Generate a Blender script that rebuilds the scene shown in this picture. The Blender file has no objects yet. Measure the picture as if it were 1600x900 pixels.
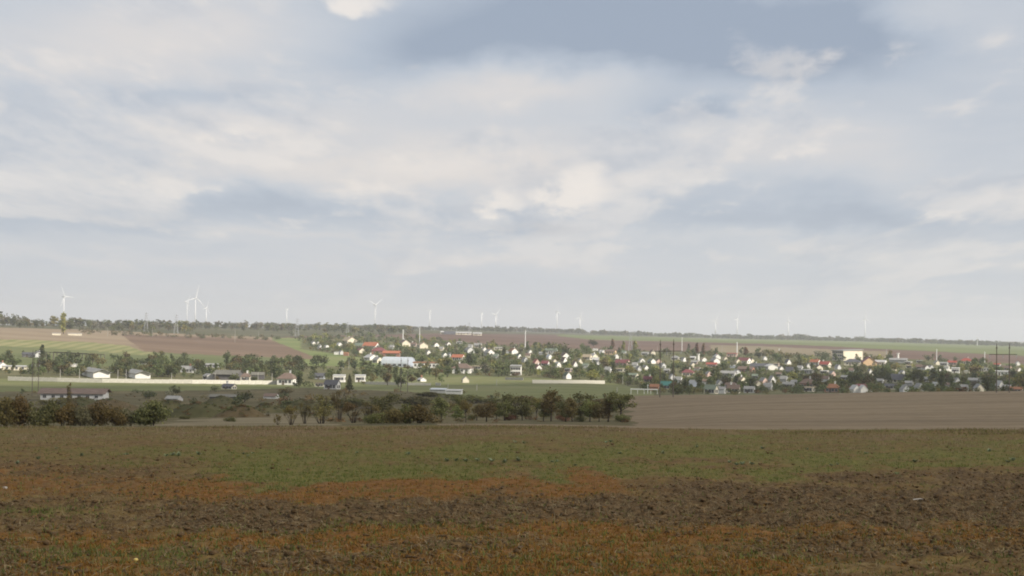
import bpy, math, random
import numpy as np
from mathutils import Vector, Matrix

# ------------------------------------------------------------------ camera, sky, sun, exposure
scene = bpy.context.scene
COL = scene.collection
FPX = 2400.0                       # focal length in photo pixels (1600 px wide)
CAM = np.array([0.0, 0.0, 1.8])
ROLL = math.radians(0.8)
PITCH = math.atan(70.0 / FPX)
_f = np.array([0, math.cos(PITCH), math.sin(PITCH)])
_u = np.array([0, -math.sin(PITCH), math.cos(PITCH)])
_x = np.array([1.0, 0, 0])
RIGHT = math.cos(ROLL) * _x + math.sin(ROLL) * _u
UP = -math.sin(ROLL) * _x + math.cos(ROLL) * _u
FWD = _f
cam_data = bpy.data.cameras.new('camera')
cam_data.sensor_width = 36.0
cam_data.lens = FPX / 1600.0 * 36.0
cam_data.clip_start = 0.5
cam_data.clip_end = 40000.0
cam = bpy.data.objects.new('camera', cam_data)
COL.objects.link(cam)
cam.matrix_world = Matrix(((RIGHT[0], UP[0], -FWD[0], CAM[0]), (RIGHT[1], UP[1], -FWD[1], CAM[1]),
                           (RIGHT[2], UP[2], -FWD[2], CAM[2]), (0, 0, 0, 1)))
scene.camera = cam

SUN_EL = math.radians(29.0)
SUN_AZ = math.radians(122.0)       # clockwise from the view axis: behind the camera, to the right
SUN = Vector((math.sin(SUN_AZ) * math.cos(SUN_EL), math.cos(SUN_AZ) * math.cos(SUN_EL), math.sin(SUN_EL)))
sun_data = bpy.data.lights.new('sun', 'SUN')
sun_data.energy = 4.9
sun_data.angle = math.radians(0.55)
sun_data.color = (1.0, 0.93, 0.82)
sun = bpy.data.objects.new('sun', sun_data)
sun.rotation_mode = 'QUATERNION'
sun.rotation_quaternion = (-SUN).to_track_quat('-Z', 'Y')
sun.location = (300, -200, 400)
COL.objects.link(sun)

scene.view_settings.view_transform = 'Standard'
scene.view_settings.look = 'None'
scene.view_settings.exposure = 0.33
scene.view_settings.gamma = 1.0
scene.view_settings.use_curve_mapping = False
scene.render.engine = 'CYCLES'
scene.cycles.max_bounces = 5
scene.cycles.diffuse_bounces = 3
scene.cycles.volume_bounces = 1
scene.cycles.transparent_max_bounces = 8
scene.cycles.filter_width = 1.9
scene.cycles.use_denoising = True

# world: Nishita sky seen between layers of broken cloud
world = bpy.data.worlds.new('World')
scene.world = world
world.use_nodes = True


class NT:
    """small helper for building node trees"""
    def __init__(self, nt):
        self.t = nt

    def n(self, kind, **kw):
        nd = self.t.nodes.new(kind)
        for k, v in kw.items():
            setattr(nd, k, v)
        return nd

    def link(self, a, b):
        self.t.links.new(a, b)

    def m(self, op, a, b=None, c=None, clamp=False):
        nd = self.t.nodes.new('ShaderNodeMath')
        nd.operation = op
        nd.use_clamp = clamp
        for i, v in enumerate((a, b, c)):
            if v is None:
                continue
            if isinstance(v, (int, float)):
                nd.inputs[i].default_value = v
            else:
                self.t.links.new(v, nd.inputs[i])
        return nd.outputs[0]

    def noise(self, vec, scale, detail=5.0, rough=0.55, dist=0.0):
        nd = self.t.nodes.new('ShaderNodeTexNoise')
        nd.inputs['Scale'].default_value = scale
        nd.inputs['Detail'].default_value = detail
        nd.inputs['Roughness'].default_value = rough
        nd.inputs['Distortion'].default_value = dist
        if vec is not None:
            self.t.links.new(vec, nd.inputs['Vector'])
        return nd.outputs['Fac']

    def ramp(self, fac, stops, interp='LINEAR'):
        nd = self.t.nodes.new('ShaderNodeValToRGB')
        nd.color_ramp.interpolation = interp
        el = nd.color_ramp.elements
        while len(el) < len(stops):
            el.new(0.5)
        for e, (p, c) in zip(el, stops):
            e.position = p
            e.color = (c[0], c[1], c[2], 1.0)
        self.t.links.new(fac, nd.inputs[0])
        return nd.outputs[0]

    def mix(self, fac, a, b, blend='MIX'):
        nd = self.t.nodes.new('ShaderNodeMix')
        nd.data_type = 'RGBA'
        nd.blend_type = blend
        for sock, v in ((nd.inputs[0], fac), (nd.inputs[6], a), (nd.inputs[7], b)):
            if isinstance(v, (int, float)):
                sock.default_value = v
            elif isinstance(v, (tuple, list)):
                sock.default_value = (v[0], v[1], v[2], 1.0)
            else:
                self.t.links.new(v, sock)
        return nd.outputs[2]

    def smooth(self, x, lo, hi):
        nd = self.t.nodes.new('ShaderNodeMapRange')
        nd.interpolation_type = 'SMOOTHSTEP'
        nd.inputs[1].default_value = lo
        nd.inputs[2].default_value = hi
        self.t.links.new(x, nd.inputs[0])
        return nd.outputs[0]

    def comb(self, x, y, z=0.0):
        nd = self.t.nodes.new('ShaderNodeCombineXYZ')
        for i, v in enumerate((x, y, z)):
            if isinstance(v, (int, float)):
                nd.inputs[i].default_value = v
            else:
                self.t.links.new(v, nd.inputs[i])
        return nd.outputs[0]


def build_sky():
    world.node_tree.nodes.clear()
    world.cycles.sampling_method = 'NONE'
    k = NT(world.node_tree)
    out = k.n('ShaderNodeOutputWorld')
    bg = k.n('ShaderNodeBackground')
    bg.inputs['Strength'].default_value = 0.1
    k.link(bg.outputs[0], out.inputs[0])
    sky = k.n('ShaderNodeTexSky', sky_type='NISHITA')
    sky.sun_disc = False
    sky.sun_elevation = SUN_EL
    sky.sun_rotation = SUN_AZ
    sky.air_density = 1.0
    sky.dust_density = 1.5
    tc = k.n('ShaderNodeTexCoord')
    sep = k.n('ShaderNodeSeparateXYZ')
    k.link(tc.outputs['Generated'], sep.inputs[0])
    x, y, z = sep.outputs
    zc = k.m('MAXIMUM', z, 0.0)
    yd = k.m('MAXIMUM', y, 0.12)
    el = k.m('DIVIDE', z, yd)
    u0 = k.m('DIVIDE', x, yd)
    # flat deck in perspective (long streaks) and heaped cloud that shrinks towards the horizon
    den = k.m('ADD', zc, 0.085)
    q = k.comb(k.m('DIVIDE', x, den), k.m('DIVIDE', y, den), 0.0)
    n1 = k.noise(q, 0.62, 6.0, 0.56, 0.25)

    def heap(dv, du, scale, detail, rough, w, asp, dist=0.0):
        e = k.m('ADD', zc, 0.075 + dv)
        cx = k.m('DIVIDE', k.m('ADD', x, du), k.m('ADD', e, 0.10))
        cy = k.m('MULTIPLY', k.m('LOGARITHM', e, 2.718), asp)
        return k.noise(k.comb(cx, cy, w), scale, detail, rough, dist)

    h1 = heap(0.0, 0.0, 1.7, 8.0, 0.56, 3.1, 1.25, 0.1)
    h1s = heap(-0.010, 0.008, 1.7, 8.0, 0.56, 3.1, 1.25, 0.1)
    h2 = heap(0.0, 0.0, 5.0, 6.0, 0.58, 8.2, 1.15, 0.2)
    n1c, h1c, h2c = (k.m('SUBTRACT', t, 0.5) for t in (n1, h1, h2))
    relief = k.m('SUBTRACT', h1, h1s)
    u = k.m('ADD', u0, k.m('MULTIPLY', k.m('MULTIPLY_ADD', h2c, 0.5, h1c), 0.10))
    v = k.m('ADD', el, k.m('MULTIPLY', k.m('MULTIPLY_ADD', h2c, 0.7, h1c), 0.055))
    uv = k.comb(u, v, 0.0)

    def blob(px, py, sx, sy):
        a0 = (px - 800.0) / FPX
        b0 = (520.0 + 0.014 * (px - 800.0) - py) / FPX
        nd = k.n('ShaderNodeVectorMath', operation='MULTIPLY_ADD')
        k.link(uv, nd.inputs[0])
        ia, ib = FPX / sx, FPX / sy
        nd.inputs[1].default_value = (ia, ib, 0)
        nd.inputs[2].default_value = (-a0 * ia, -b0 * ib, 0)
        dt = k.n('ShaderNodeVectorMath', operation='DOT_PRODUCT')
        k.link(nd.outputs[0], dt.inputs[0])
        k.link(nd.outputs[0], dt.inputs[1])
        return k.m('POWER', 0.36788, dt.outputs['Value'])

    base = k.m('MULTIPLY_ADD', h2c, 0.16, k.m('MULTIPLY_ADD', n1c, 0.68, 0.46))
    for px, py, sx, sy, amp in SKY_MASSES:
        base = k.m('MULTIPLY_ADD', blob(px, py, sx, sy), amp * (1.15 if py < 60 else 1.5), base)
    # towards the horizon many thin layers overlap and the contrast falls
    fade = k.m('POWER', 0.36788, k.m('MULTIPLY', k.m('MAXIMUM', el, 0.0), 26.0))
    keep = k.m('SUBTRACT', 1.0, fade)
    base = k.m('MULTIPLY_ADD', k.m('SUBTRACT', 0.50, base), fade, base)
    layer = k.ramp(base, [(0.08, (0.275, 0.33, 0.42)), (0.30, (0.395, 0.445, 0.52)), (0.48, (0.495, 0.522, 0.567)),
                          (0.62, (0.565, 0.562, 0.577)), (0.80, (0.65, 0.613, 0.59)), (1.0, (0.75, 0.69, 0.64))])
    # heaps: cream where they face the light, blue-grey on their flat undersides
    cov = k.smooth(k.m('MULTIPLY_ADD', n1c, 0.55, k.m('MULTIPLY_ADD', h2c, 0.26, h1)), 0.485, 0.56)
    lit = k.m('MULTIPLY_ADD', relief, 6.5, 0.52)
    lit = k.m('MULTIPLY_ADD', h2c, 0.5, lit)
    heapc = k.ramp(lit, [(0.1, (0.38, 0.42, 0.49)), (0.45, (0.56, 0.56, 0.58)), (0.7, (0.665, 0.63, 0.605)), (1.0, (0.78, 0.72, 0.665))])
    heapc = k.mix(0.38, heapc, layer)
    layer = k.mix(k.m('MULTIPLY', k.m('MULTIPLY', cov, keep), 0.85), layer, heapc)
    # sunlit cumulus edges
    crest = None
    for px, py, sx, sy, amp in SKY_CRESTS:
        b = blob(px, py, sx, sy)
        crest = k.m('MULTIPLY', b, amp) if crest is None else k.m('MULTIPLY_ADD', b, amp, crest)
    crest = k.smooth(k.m('MULTIPLY_ADD', h2c, 2.3, k.m('MULTIPLY_ADD', h1c, 0.8, crest)), 0.36, 1.12)
    layer = k.mix(k.m('MULTIPLY', crest, 0.75), layer, (0.83, 0.76, 0.69))
    scaled = k.mix(1.0, layer, (9.5, 9.5, 9.5), 'MULTIPLY')
    col = k.mix(0.95, sky.outputs[0], scaled)
    k.link(col, bg.inputs['Color'])


SKY_MASSES = [(930, 38, 370, 85, -0.46), (640, 100, 130, 40, -0.15), (1270, 75, 230, 40, -0.24), (200, 330, 430, 34, -0.17), (620, 345, 300, 18, -0.10), (1350, 345, 330, 20, -0.10),
              (880, 335, 80, 26, -0.20), (1150, 320, 330, 40, -0.10), (1080, 178, 90, 20, -0.20), (260, 60, 260, 62, 0.22), (220, 145, 260, 14, -0.12), (400, 185, 180, 26, 0.14),
              (640, 262, 330, 50, 0.30), (760, 140, 170, 38, 0.26), (1300, 240, 200, 40, 0.12), (1450, 50, 200, 60, 0.10), (150, 410, 260, 14, 0.12), (700, 410, 220, 12, 0.12),
              (420, 375, 300, 9, 0.10), (1100, 372, 330, 12, 0.08), (1480, 415, 160, 12, 0.08)]
SKY_CRESTS = [(925, 272, 62, 34, 1.1), (800, 302, 50, 22, 0.75), (620, 298, 120, 28, 0.55), (385, 194, 74, 22, 0.7), (352, 291, 46, 18, 0.65), (546, 2, 62, 24, 0.95),
              (1262, 235, 56, 26, 0.75), (1400, 76, 74, 20, 0.65), (0, 165, 34, 40, 0.6), (760, 140, 150, 34, 0.35), (1040, 152, 110, 16, 0.45), (1500, 318, 80, 9, 0.5), (235, 262, 50, 12, 0.45),
              (1035, 383, 50, 10, 0.45), (130, 405, 120, 9, 0.35), (690, 412, 100, 8, 0.35)]
build_sky()


# ------------------------------------------------------------------ numeric helpers
def hsh(ix, iy, seed):
    n = (ix.astype(np.int64) * 374761393 + iy.astype(np.int64) * 668265263 + int(seed) * 974634777) & 0xffffffff
    n = ((n ^ (n >> 13)) * 1274126177) & 0xffffffff
    n = (n ^ (n >> 16)) & 0xffffff
    return n / float(0xffffff)


def vnoise(x, y, seed=0):
    x = np.asarray(x, float)
    y = np.asarray(y, float)
    ix = np.floor(x)
    iy = np.floor(y)
    fx = x - ix
    fy = y - iy
    fx = fx * fx * (3 - 2 * fx)
    fy = fy * fy * (3 - 2 * fy)
    a = hsh(ix, iy, seed)
    b = hsh(ix + 1, iy, seed)
    c = hsh(ix, iy + 1, seed)
    d = hsh(ix + 1, iy + 1, seed)
    return (a + (b - a) * fx) * (1 - fy) + (c + (d - c) * fx) * fy


def fbm(x, y, octv=4, seed=0, gain=0.5):
    s = 0.0
    a = 1.0
    tot = 0.0
    ca, sa = math.cos(0.6), math.sin(0.6)
    for i in range(octv):
        s = s + a * vnoise(x, y, seed + i * 17)
        tot += a
        a *= gain
        x, y = (x * ca - y * sa) * 2.03 + 3.1, (x * sa + y * ca) * 2.03 + 1.7
    return s / tot


def sstep(x, lo, hi):
    t = np.clip((x - lo) / (hi - lo), 0, 1)
    return t * t * (3 - 2 * t)


def ray(px, py):
    cx = (px - 800.0) / FPX
    cy = (450.0 - py) / FPX
    return RIGHT[None, :] * np.atleast_1d(cx)[:, None] + UP[None, :] * np.atleast_1d(cy)[:, None] + FWD[None, :]


def project(P):
    q = np.asarray(P, float) - CAM
    cx = q @ RIGHT
    cy = q @ UP
    cz = np.maximum(q @ FWD, 1e-3)
    return 800.0 + FPX * cx / cz, 450.0 - FPX * cy / cz


def pchip(xk, yk, x):
    xk = np.asarray(xk, float)
    yk = np.asarray(yk, float)
    h = np.diff(xk)
    dl = np.diff(yk) / h
    m = np.zeros_like(yk)
    for i in range(1, len(xk) - 1):
        if dl[i - 1] * dl[i] > 0:
            w1 = 2 * h[i] + h[i - 1]
            w2 = h[i] + 2 * h[i - 1]
            m[i] = (w1 + w2) / (w1 / dl[i - 1] + w2 / dl[i])
    m[0] = dl[0]
    m[-1] = dl[-1]
    i = np.clip(np.searchsorted(xk, x) - 1, 0, len(xk) - 2)
    t = np.clip((x - xk[i]) / h[i], 0, 1)
    return ((1 + 2 * t) * (1 - t) ** 2 * yk[i] + t * (1 - t) ** 2 * h[i] * m[i] +
            t * t * (3 - 2 * t) * yk[i + 1] + t * t * (t - 1) * h[i] * m[i + 1])


# ------------------------------------------------------------------ the lie of the land: valley, village slope, plateau
PROFILES = {
    0: [(90, 668), (140, 669), (200, 664), (300, 648), (430, 625), (520, 612), (620, 598), (700, 588), (800, 574), (900, 562),
        (1000, 553), (1100, 542), (1200, 531), (1500, 515), (1700, 511), (1900, 509), (2500, 508), (14000, 507.5)],
    250: [(90, 668), (140, 664), (200, 655), (300, 643), (430, 625), (520, 612), (620, 600), (700, 590), (800, 578), (900, 566),
          (1000, 557), (1150, 547), (1300, 536), (1500, 525), (1700, 517), (1900, 513), (2500, 510.5), (14000, 510)],
    480: [(90, 667), (140, 662), (200, 652), (300, 640), (430, 623), (520, 614), (620, 603), (700, 594), (800, 584), (900, 574),
          (1000, 566), (1150, 556), (1300, 546), (1500, 535), (1700, 527), (2000, 519), (2500, 514), (14000, 513)],
    700: [(90, 666), (200, 657), (300, 642), (430, 625), (520, 614), (620, 604), (700, 596), (800, 586), (900, 576), (1000, 567),
          (1150, 556), (1300, 546), (1500, 536), (1700, 529), (2000, 523), (2600, 518), (3500, 516), (14000, 516)],
    850: [(90, 667), (200, 657), (300, 642), (430, 625), (520, 614), (620, 605), (700, 598), (800, 587), (900, 577), (1000, 568),
          (1150, 558), (1300, 549), (1500, 541), (1700, 535), (2000, 529), (2600, 523), (3500, 520), (14000, 518)],
    985: [(90, 669), (150, 662), (200, 651), (260, 637), (340, 621), (430, 619), (520, 616), (620, 610), (700, 604), (800, 594),
          (900, 584), (1000, 575), (1150, 564), (1300, 555), (1500, 547), (1700, 540), (2000, 534), (2600, 528), (3500, 525), (14000, 521)],
    1150: [(90, 672), (140, 657), (200, 642), (270, 628), (340, 618), (420, 621), (520, 619), (650, 612), (750, 604), (850, 595),
           (950, 586), (1050, 577), (1200, 566), (1350, 557), (1550, 549), (1800, 541), (2200, 535), (2800, 532), (3800, 529.5), (14000, 525)],
    1350: [(90, 672), (140, 656), (200, 640), (270, 625), (340, 615), (420, 619), (520, 618), (650, 612), (750, 604), (850, 596),
           (950, 588), (1050, 580), (1200, 569), (1350, 560), (1550, 552), (1800, 545), (2200, 539), (2800, 537), (3800, 534), (14000, 529)],
    1600: [(90, 672), (140, 655), (200, 637), (270, 622), (340, 612), (420, 616), (520, 616), (650, 612), (750, 606), (850, 600),
           (950, 593), (1050, 586), (1200, 578), (1350, 571), (1550, 564), (1800, 557), (2200, 549), (2800, 545.5), (3800, 542), (14000, 534)],
}
LD0, LD1, ND = math.log(4.0), math.log(16000.0), 900
_ld = np.linspace(LD0, LD1, ND)
_dd = np.exp(_ld)
_cols, _rows = [], []
for _px in sorted(PROFILES):
    dk, zk = [0.0], [0.0]
    for d, py in PROFILES[_px]:
        r = ray(_px, py)[0]
        dk.append(d)
        zk.append(CAM[2] + r[2] / math.hypot(r[0], r[1]) * d)
    r = ray(_px, 600.0)[0]
    _cols.append(math.atan2(r[0], r[1]))
    _rows.append(pchip(dk, zk, np.minimum(_dd, 14000.0)))
_cols = np.array(_cols)
_rows = np.array(_rows)
NAZ = 320
_az = np.linspace(_cols[0], _cols[-1], NAZ)
_tab = np.empty((NAZ, ND))
for j in range(ND):
    _tab[:, j] = pchip(_cols, _rows[:, j], _az)


def zg0(x, y):
    """smooth ground height"""
    x = np.asarray(x, float)
    y = np.asarray(y, float)
    d = np.maximum(np.hypot(x, y), 1e-6)
    az = np.arctan2(x, y)
    a = np.clip((az - _az[0]) / (_az[-1] - _az[0]) * (NAZ - 1), 0, NAZ - 1.001)
    b = np.clip((np.log(np.maximum(d, 4.0)) - LD0) / (LD1 - LD0) * (ND - 1), 0, ND - 1.001)
    ia = a.astype(int)
    ib = b.astype(int)
    fa = a - ia
    fb = b - ib
    z = (_tab[ia, ib] * (1 - fa) + _tab[ia + 1, ib] * fa) * (1 - fb) + (_tab[ia, ib + 1] * (1 - fa) + _tab[ia + 1, ib + 1] * fa) * fb
    near = _tab[ia, 0] * (d / 4.0)
    return np.where(d < 4.0, near, z)


def zg(x, y):
    x = np.asarray(x, float)
    y = np.asarray(y, float)
    d = np.hypot(x, y)
    amp = 0.55 * sstep(d, 100, 400) * (1 - 0.6 * sstep(d, 1500, 3000))
    return zg0(x, y) + amp * (fbm(x / 45.0, y / 45.0, 3, 5) - 0.5) * 1.6


_dsearch = np.exp(np.linspace(math.log(96.0), math.log(9000.0), 2400))


def ground_at(px, py, dmin=100.0):
    """the visible ground point under a picture position, from dmin outwards -> x, y, z, distance"""
    r = ray(px, py)[0]
    az = math.atan2(r[0], r[1])
    ds = _dsearch[_dsearch >= dmin]
    X = np.sin(az) * ds
    Y = np.cos(az) * ds
    Z = zg(X, Y)
    _, yy = project(np.stack([X, Y, Z], 1))
    k = np.nonzero(yy <= py)[0]
    i = k[0] if len(k) else int(np.argmin(yy))
    return X[i], Y[i], Z[i], ds[i]


def on_ground(px, d):
    r = ray(px, 600.0)[0]
    az = math.atan2(r[0], r[1])
    X, Y = math.sin(az) * d, math.cos(az) * d
    return X, Y, float(zg(X, Y)), d


# ------------------------------------------------------------------ object helpers
def new_mesh(name, V, F, mats=(), midx=None, smooth=False):
    me = bpy.data.meshes.new(name)
    V = np.asarray(V, np.float32)
    if isinstance(F, np.ndarray) and F.ndim == 2:
        k = F.shape[1]
        me.vertices.add(len(V))
        me.vertices.foreach_set('co', V.ravel())
        me.loops.add(F.size)
        me.loops.foreach_set('vertex_index', F.astype(np.int32).ravel())
        me.polygons.add(len(F))
        me.polygons.foreach_set('loop_start', np.arange(0, F.size, k, dtype=np.int32))
        me.update(calc_edges=True)
    else:
        me.from_pydata([tuple(map(float, v)) for v in V], [], [tuple(map(int, f)) for f in F])
    for m in mats:
        me.materials.append(m)
    if midx is not None:
        me.polygons.foreach_set('material_index', np.asarray(midx, np.int32))
    if smooth:
        me.polygons.foreach_set('use_smooth', np.ones(len(me.polygons), bool))
    me.update()
    return me


def link(name, data, parent=None, loc=None):
    o = bpy.data.objects.new(name, data)
    COL.objects.link(o)
    if parent is not None:
        o.parent = parent
    if loc is not None:
        o.location = loc
    return o


def tag(o, label=None, cat=None, group=None, kind=None):
    if label:
        o['label'] = label
    if cat:
        o['category'] = cat
    if group:
        o['group'] = group
    if kind:
        o['kind'] = kind
    return o


def empty(name, loc=(0, 0, 0), rz=0.0, scale=(1, 1, 1)):
    o = bpy.data.objects.new(name, None)
    COL.objects.link(o)
    o.location = loc
    o.rotation_euler = (0, 0, rz)
    o.scale = scale
    return o


class MB:
    """collects simple solids into one mesh"""
    def __init__(self):
        self.V, self.F, self.M = [], [], []

    def add(self, V, F, m=0):
        b = len(self.V)
        self.V += [tuple(v) for v in V]
        self.F += [tuple(i + b for i in f) for f in F]
        self.M += [m] * len(F)
        return self

    def box(self, x0, x1, y0, y1, z0, z1, m=0):
        V = [(x0, y0, z0), (x1, y0, z0), (x1, y1, z0), (x0, y1, z0), (x0, y0, z1), (x1, y0, z1), (x1, y1, z1), (x0, y1, z1)]
        return self.add(V, [(0, 3, 2, 1), (4, 5, 6, 7), (0, 1, 5, 4), (1, 2, 6, 5), (2, 3, 7, 6), (3, 0, 4, 7)], m)

    def prism(self, poly, y0, y1, m=0):
        """polygon in x,z swept along y"""
        n = len(poly)
        V = [(p[0], y0, p[1]) for p in poly] + [(p[0], y1, p[1]) for p in poly]
        F = [tuple(range(n)), tuple(range(2 * n - 1, n - 1, -1))]
        for i in range(n):
            j = (i + 1) % n
            F.append((i, i + n, j + n, j))
        return self.add(V, F, m)

    def tube(self, p0, p1, r0, r1, n=8, m=0):
        p0 = Vector(p0)
        p1 = Vector(p1)
        d = (p1 - p0).normalized()
        a = d.orthogonal().normalized()
        b = d.cross(a)
        V = []
        for p, r in ((p0, r0), (p1, r1)):
            for i in range(n):
                t = 2 * math.pi * i / n
                V.append(p + (a * math.cos(t) + b * math.sin(t)) * r)
        F = [tuple(range(n - 1, -1, -1)), tuple(range(n, 2 * n))]
        for i in range(n):
            j = (i + 1) % n
            F.append((i, j, j + n, i + n))
        return self.add(V, F, m)

    def mesh(self, name, mats):
        return new_mesh(name, self.V, self.F, mats, self.M)

    def build(self, name, mats, parent=None, loc=None):
        if not isinstance(mats, (list, tuple)):
            mats = [mats]
        return link(name, self.mesh(name, mats), parent, loc)


# ------------------------------------------------------------------ materials
MATS = {}


def material(name, col, col2=None, scale=3.0, rough=0.9, spec=0.15, detail=4.0, coords='Object', stretch=None, rnd=0.0, contrast=1.0):
    if name in MATS:
        return MATS[name]
    m = bpy.data.materials.new(name)
    m.use_nodes = True
    k = NT(m.node_tree)
    bsdf = m.node_tree.nodes['Principled BSDF']
    bsdf.inputs['Roughness'].default_value = rough
    bsdf.inputs['Specular IOR Level'].default_value = spec
    if col2 is None:
        col2 = tuple(c * 0.72 for c in col)
    tc = k.n('ShaderNodeTexCoord')
    vec = tc.outputs[coords]
    if stretch:
        mp = k.n('ShaderNodeMapping')
        mp.inputs['Scale'].default_value = stretch
        k.link(vec, mp.inputs[0])
        vec = mp.outputs[0]
    f = k.noise(vec, scale, detail, 0.6)
    f = k.smooth(f, 0.5 - 0.28 / contrast, 0.5 + 0.28 / contrast)
    c = k.mix(f, col2, col)
    if rnd:
        oi = k.n('ShaderNodeObjectInfo')
        hv = k.n('ShaderNodeHueSaturation')
        k.link(c, hv.inputs['Color'])
        k.link(k.m('ADD', 1.0 - rnd, k.m('MULTIPLY', oi.outputs['Random'], 2 * rnd)), hv.inputs['Value'])
        c = hv.outputs[0]
    k.link(c, bsdf.inputs['Base Color'])
    MATS[name] = m
    return m


def leaf_material(name, cols, rough=0.75, transl=0.25, objrnd=0.22):
    """foliage: each leaf and each plant a little different"""
    m = bpy.data.materials.new(name)
    m.use_nodes = True
    k = NT(m.node_tree)
    m.node_tree.nodes.clear()
    out = k.n('ShaderNodeOutputMaterial')
    geo = k.n('ShaderNodeNewGeometry')
    stops = [(i / max(1, len(cols) - 1), c) for i, c in enumerate(cols)]
    c = k.ramp(geo.outputs['Random Per Island'], stops)
    oi = k.n('ShaderNodeObjectInfo')
    hv = k.n('ShaderNodeHueSaturation')
    k.link(c, hv.inputs['Color'])
    k.link(k.m('ADD', 1.0 - objrnd, k.m('MULTIPLY', oi.outputs['Random'], 2 * objrnd)), hv.inputs['Value'])
    k.link(k.m('ADD', 0.475, k.m('MULTIPLY', oi.outputs['Random'], 0.04)), hv.inputs['Hue'])
    d = k.n('ShaderNodeBsdfDiffuse')
    t = k.n('ShaderNodeBsdfTranslucent')
    mx = k.n('ShaderNodeMixShader')
    mx.inputs[0].default_value = transl
    k.link(hv.outputs[0], d.inputs[0])
    k.link(hv.outputs[0], t.inputs[0])
    k.link(d.outputs[0], mx.inputs[1])
    k.link(t.outputs[0], mx.inputs[2])
    k.link(mx.outputs[0], out.inputs[0])
    MATS[name] = m
    return m


# ------------------------------------------------------------------ ground: near field
def px_to_az(px):
    r = ray(np.asarray(px, float), np.full(np.shape(px), 600.0))
    return np.arctan2(r[:, 0], r[:, 1])


def band(px, py, x0, x1, y0, y1, soft=13.0, sx=90.0):
    soft = soft * 1.35
    return sstep(px, x0 - sx, x0 + sx) * (1 - sstep(px, x1 - sx, x1 + sx)) * sstep(py, y0 - soft, y0 + soft) * (1 - sstep(py, y1 - soft, y1 + soft))


def field_cover(x, y):
    """what grows where on the near field: rusty dead weeds, bare soil, grass, pale stubble (weights)"""
    P = np.stack([x, y, zg0(x, y)], 1)
    px, py = project(P)
    d = np.hypot(x, y)
    # beside the view the same bands run on
    aside = (px < -150) | (px > 1750) | (y < 0.3 * d)
    py = np.where(aside, 520.0 + FPX * (1.8 / np.maximum(d, 1.0) + 0.0415), py)
    px = np.clip(np.where(y < 0.3 * d, np.where(x > 0, 1950.0, -350.0), px), -350, 1950)
    wob = (fbm(x / 6.0, y / 9.0, 4, 31) - 0.5)
    wob2 = (fbm(x / 0.9, y / 2.6, 3, 77) - 0.5)
    py = py + wob * 60.0 + wob2 * 44.0 + (fbm(x / 0.3, y / 0.8, 2, 19) - 0.5) * 20.0
    px = px + (fbm(x / 4.0, y / 11.0, 4, 9) - 0.5) * 240.0
    rust = np.maximum.reduce([band(px, py, -400, 330, 737, 756) * 0.95, band(px, py, 120, 980, 744, 774), band(px, py, -400, 300, 765, 776) * 0.7,
                              band(px, py, 300, 2000, 831, 862), band(px, py, -400, 700, 838, 858), band(px, py, 1100, 2000, 795, 806) * 0.45,
                              band(px, py, 300, 1300, 874, 960) * 0.75, band(px, py, -400, 250, 878, 960) * 0.7])
    soil = np.maximum.reduce([band(px, py, 230, 1180, 776, 826), band(px, py, 1020, 2000, 742, 828), band(px, py, -400, 260, 722, 737) * 0.8,
                              band(px, py, -400, 330, 776, 794) * 0.8, band(px, py, -400, 240, 812, 832) * 0.7, band(px, py, 1180, 2000, 842, 880) * 0.55,
                              band(px, py, 300, 800, 866, 895) * 0.55, band(px, py, -400, 2000, 690, 700) * 0.25, band(px, py, -400, 90, 862, 960) * 0.7])
    green = np.maximum.reduce([band(px, py, 240, 1050, 694, 740, 9), band(px, py, 900, 2000, 688, 728, 8), band(px, py, -600, 2200, 664, 690, 8) * 0.62, band(px, py, -400, 120, 794, 808, 5),
                               band(px, py, -400, 260, 696, 716) * 0.6, band(px, py, -400, 330, 862, 880) * 0.55, band(px, py, 330, 760, 826, 836, 5) * 0.5])
    tan = np.maximum(band(px, py, -600, 2200, 640, 676, 6) * 0.55, 0)
    rust = rust * (0.75 + 0.5 * fbm(x / 0.7, y / 1.6, 3, 3))
    soil = soil * (0.7 + 0.6 * fbm(x / 0.6, y / 1.3, 3, 8))
    green = green * (0.15 + 1.25 * fbm(x / 1.5, y / 4.0, 4, 12))
    return np.clip(np.stack([rust, soil, green, tan], 1), 0, 1)


def near_relief(x, y, cov=None):
    d = np.hypot(x, y)
    if cov is None:
        cov = field_cover(x, y)
    big = (fbm(x / 1.9, y / 1.2, 3, 41) - 0.5) * 0.10
    mid = (fbm(x / 0.42, y / 0.36, 3, 52) - 0.5)
    fine = (fbm(x / 0.12, y / 0.12, 2, 63) - 0.5)
    lump = np.maximum(fbm(x / 0.75, y / 0.6, 3, 71) - 0.56, 0) * 1.3
    s = cov[:, 1]
    amp = 0.085 + 0.09 * s
    h = big + mid * amp + fine * (0.05 + 0.06 * s) + lump * (0.04 + 0.11 * s)
    return h * sstep(d, 7, 11) * (1 - sstep(d, 84, 91))


NEAR0, NEAR1 = 10.5, 92.0
pxs = np.arange(-90, 1691, 1.9)
azs = px_to_az(pxs)
WIDE = math.radians(78)
azs = np.concatenate([np.linspace(-WIDE, azs[0] - 0.004, 150), azs, np.linspace(azs[-1] + 0.004, WIDE, 150)])
ys = np.arange(1020.0, 662.0, -1.15)
kk = (ys - 520.0) / FPX
slope0 = 0.0415
dn = 1.8 / np.maximum(kk - slope0, 1e-3)
dn = dn[(dn > NEAR0) & (dn < NEAR1)]
dn = np.concatenate([[NEAR0], dn, [NEAR1]])
A, D = np.meshgrid(azs, dn, indexing='ij')
X = (np.sin(A) * D).ravel()
Y = (np.cos(A) * D).ravel()
cov = field_cover(X, Y)
Z = zg0(X, Y) + near_relief(X, Y, cov)
nc, nr = len(azs), len(dn)


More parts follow.
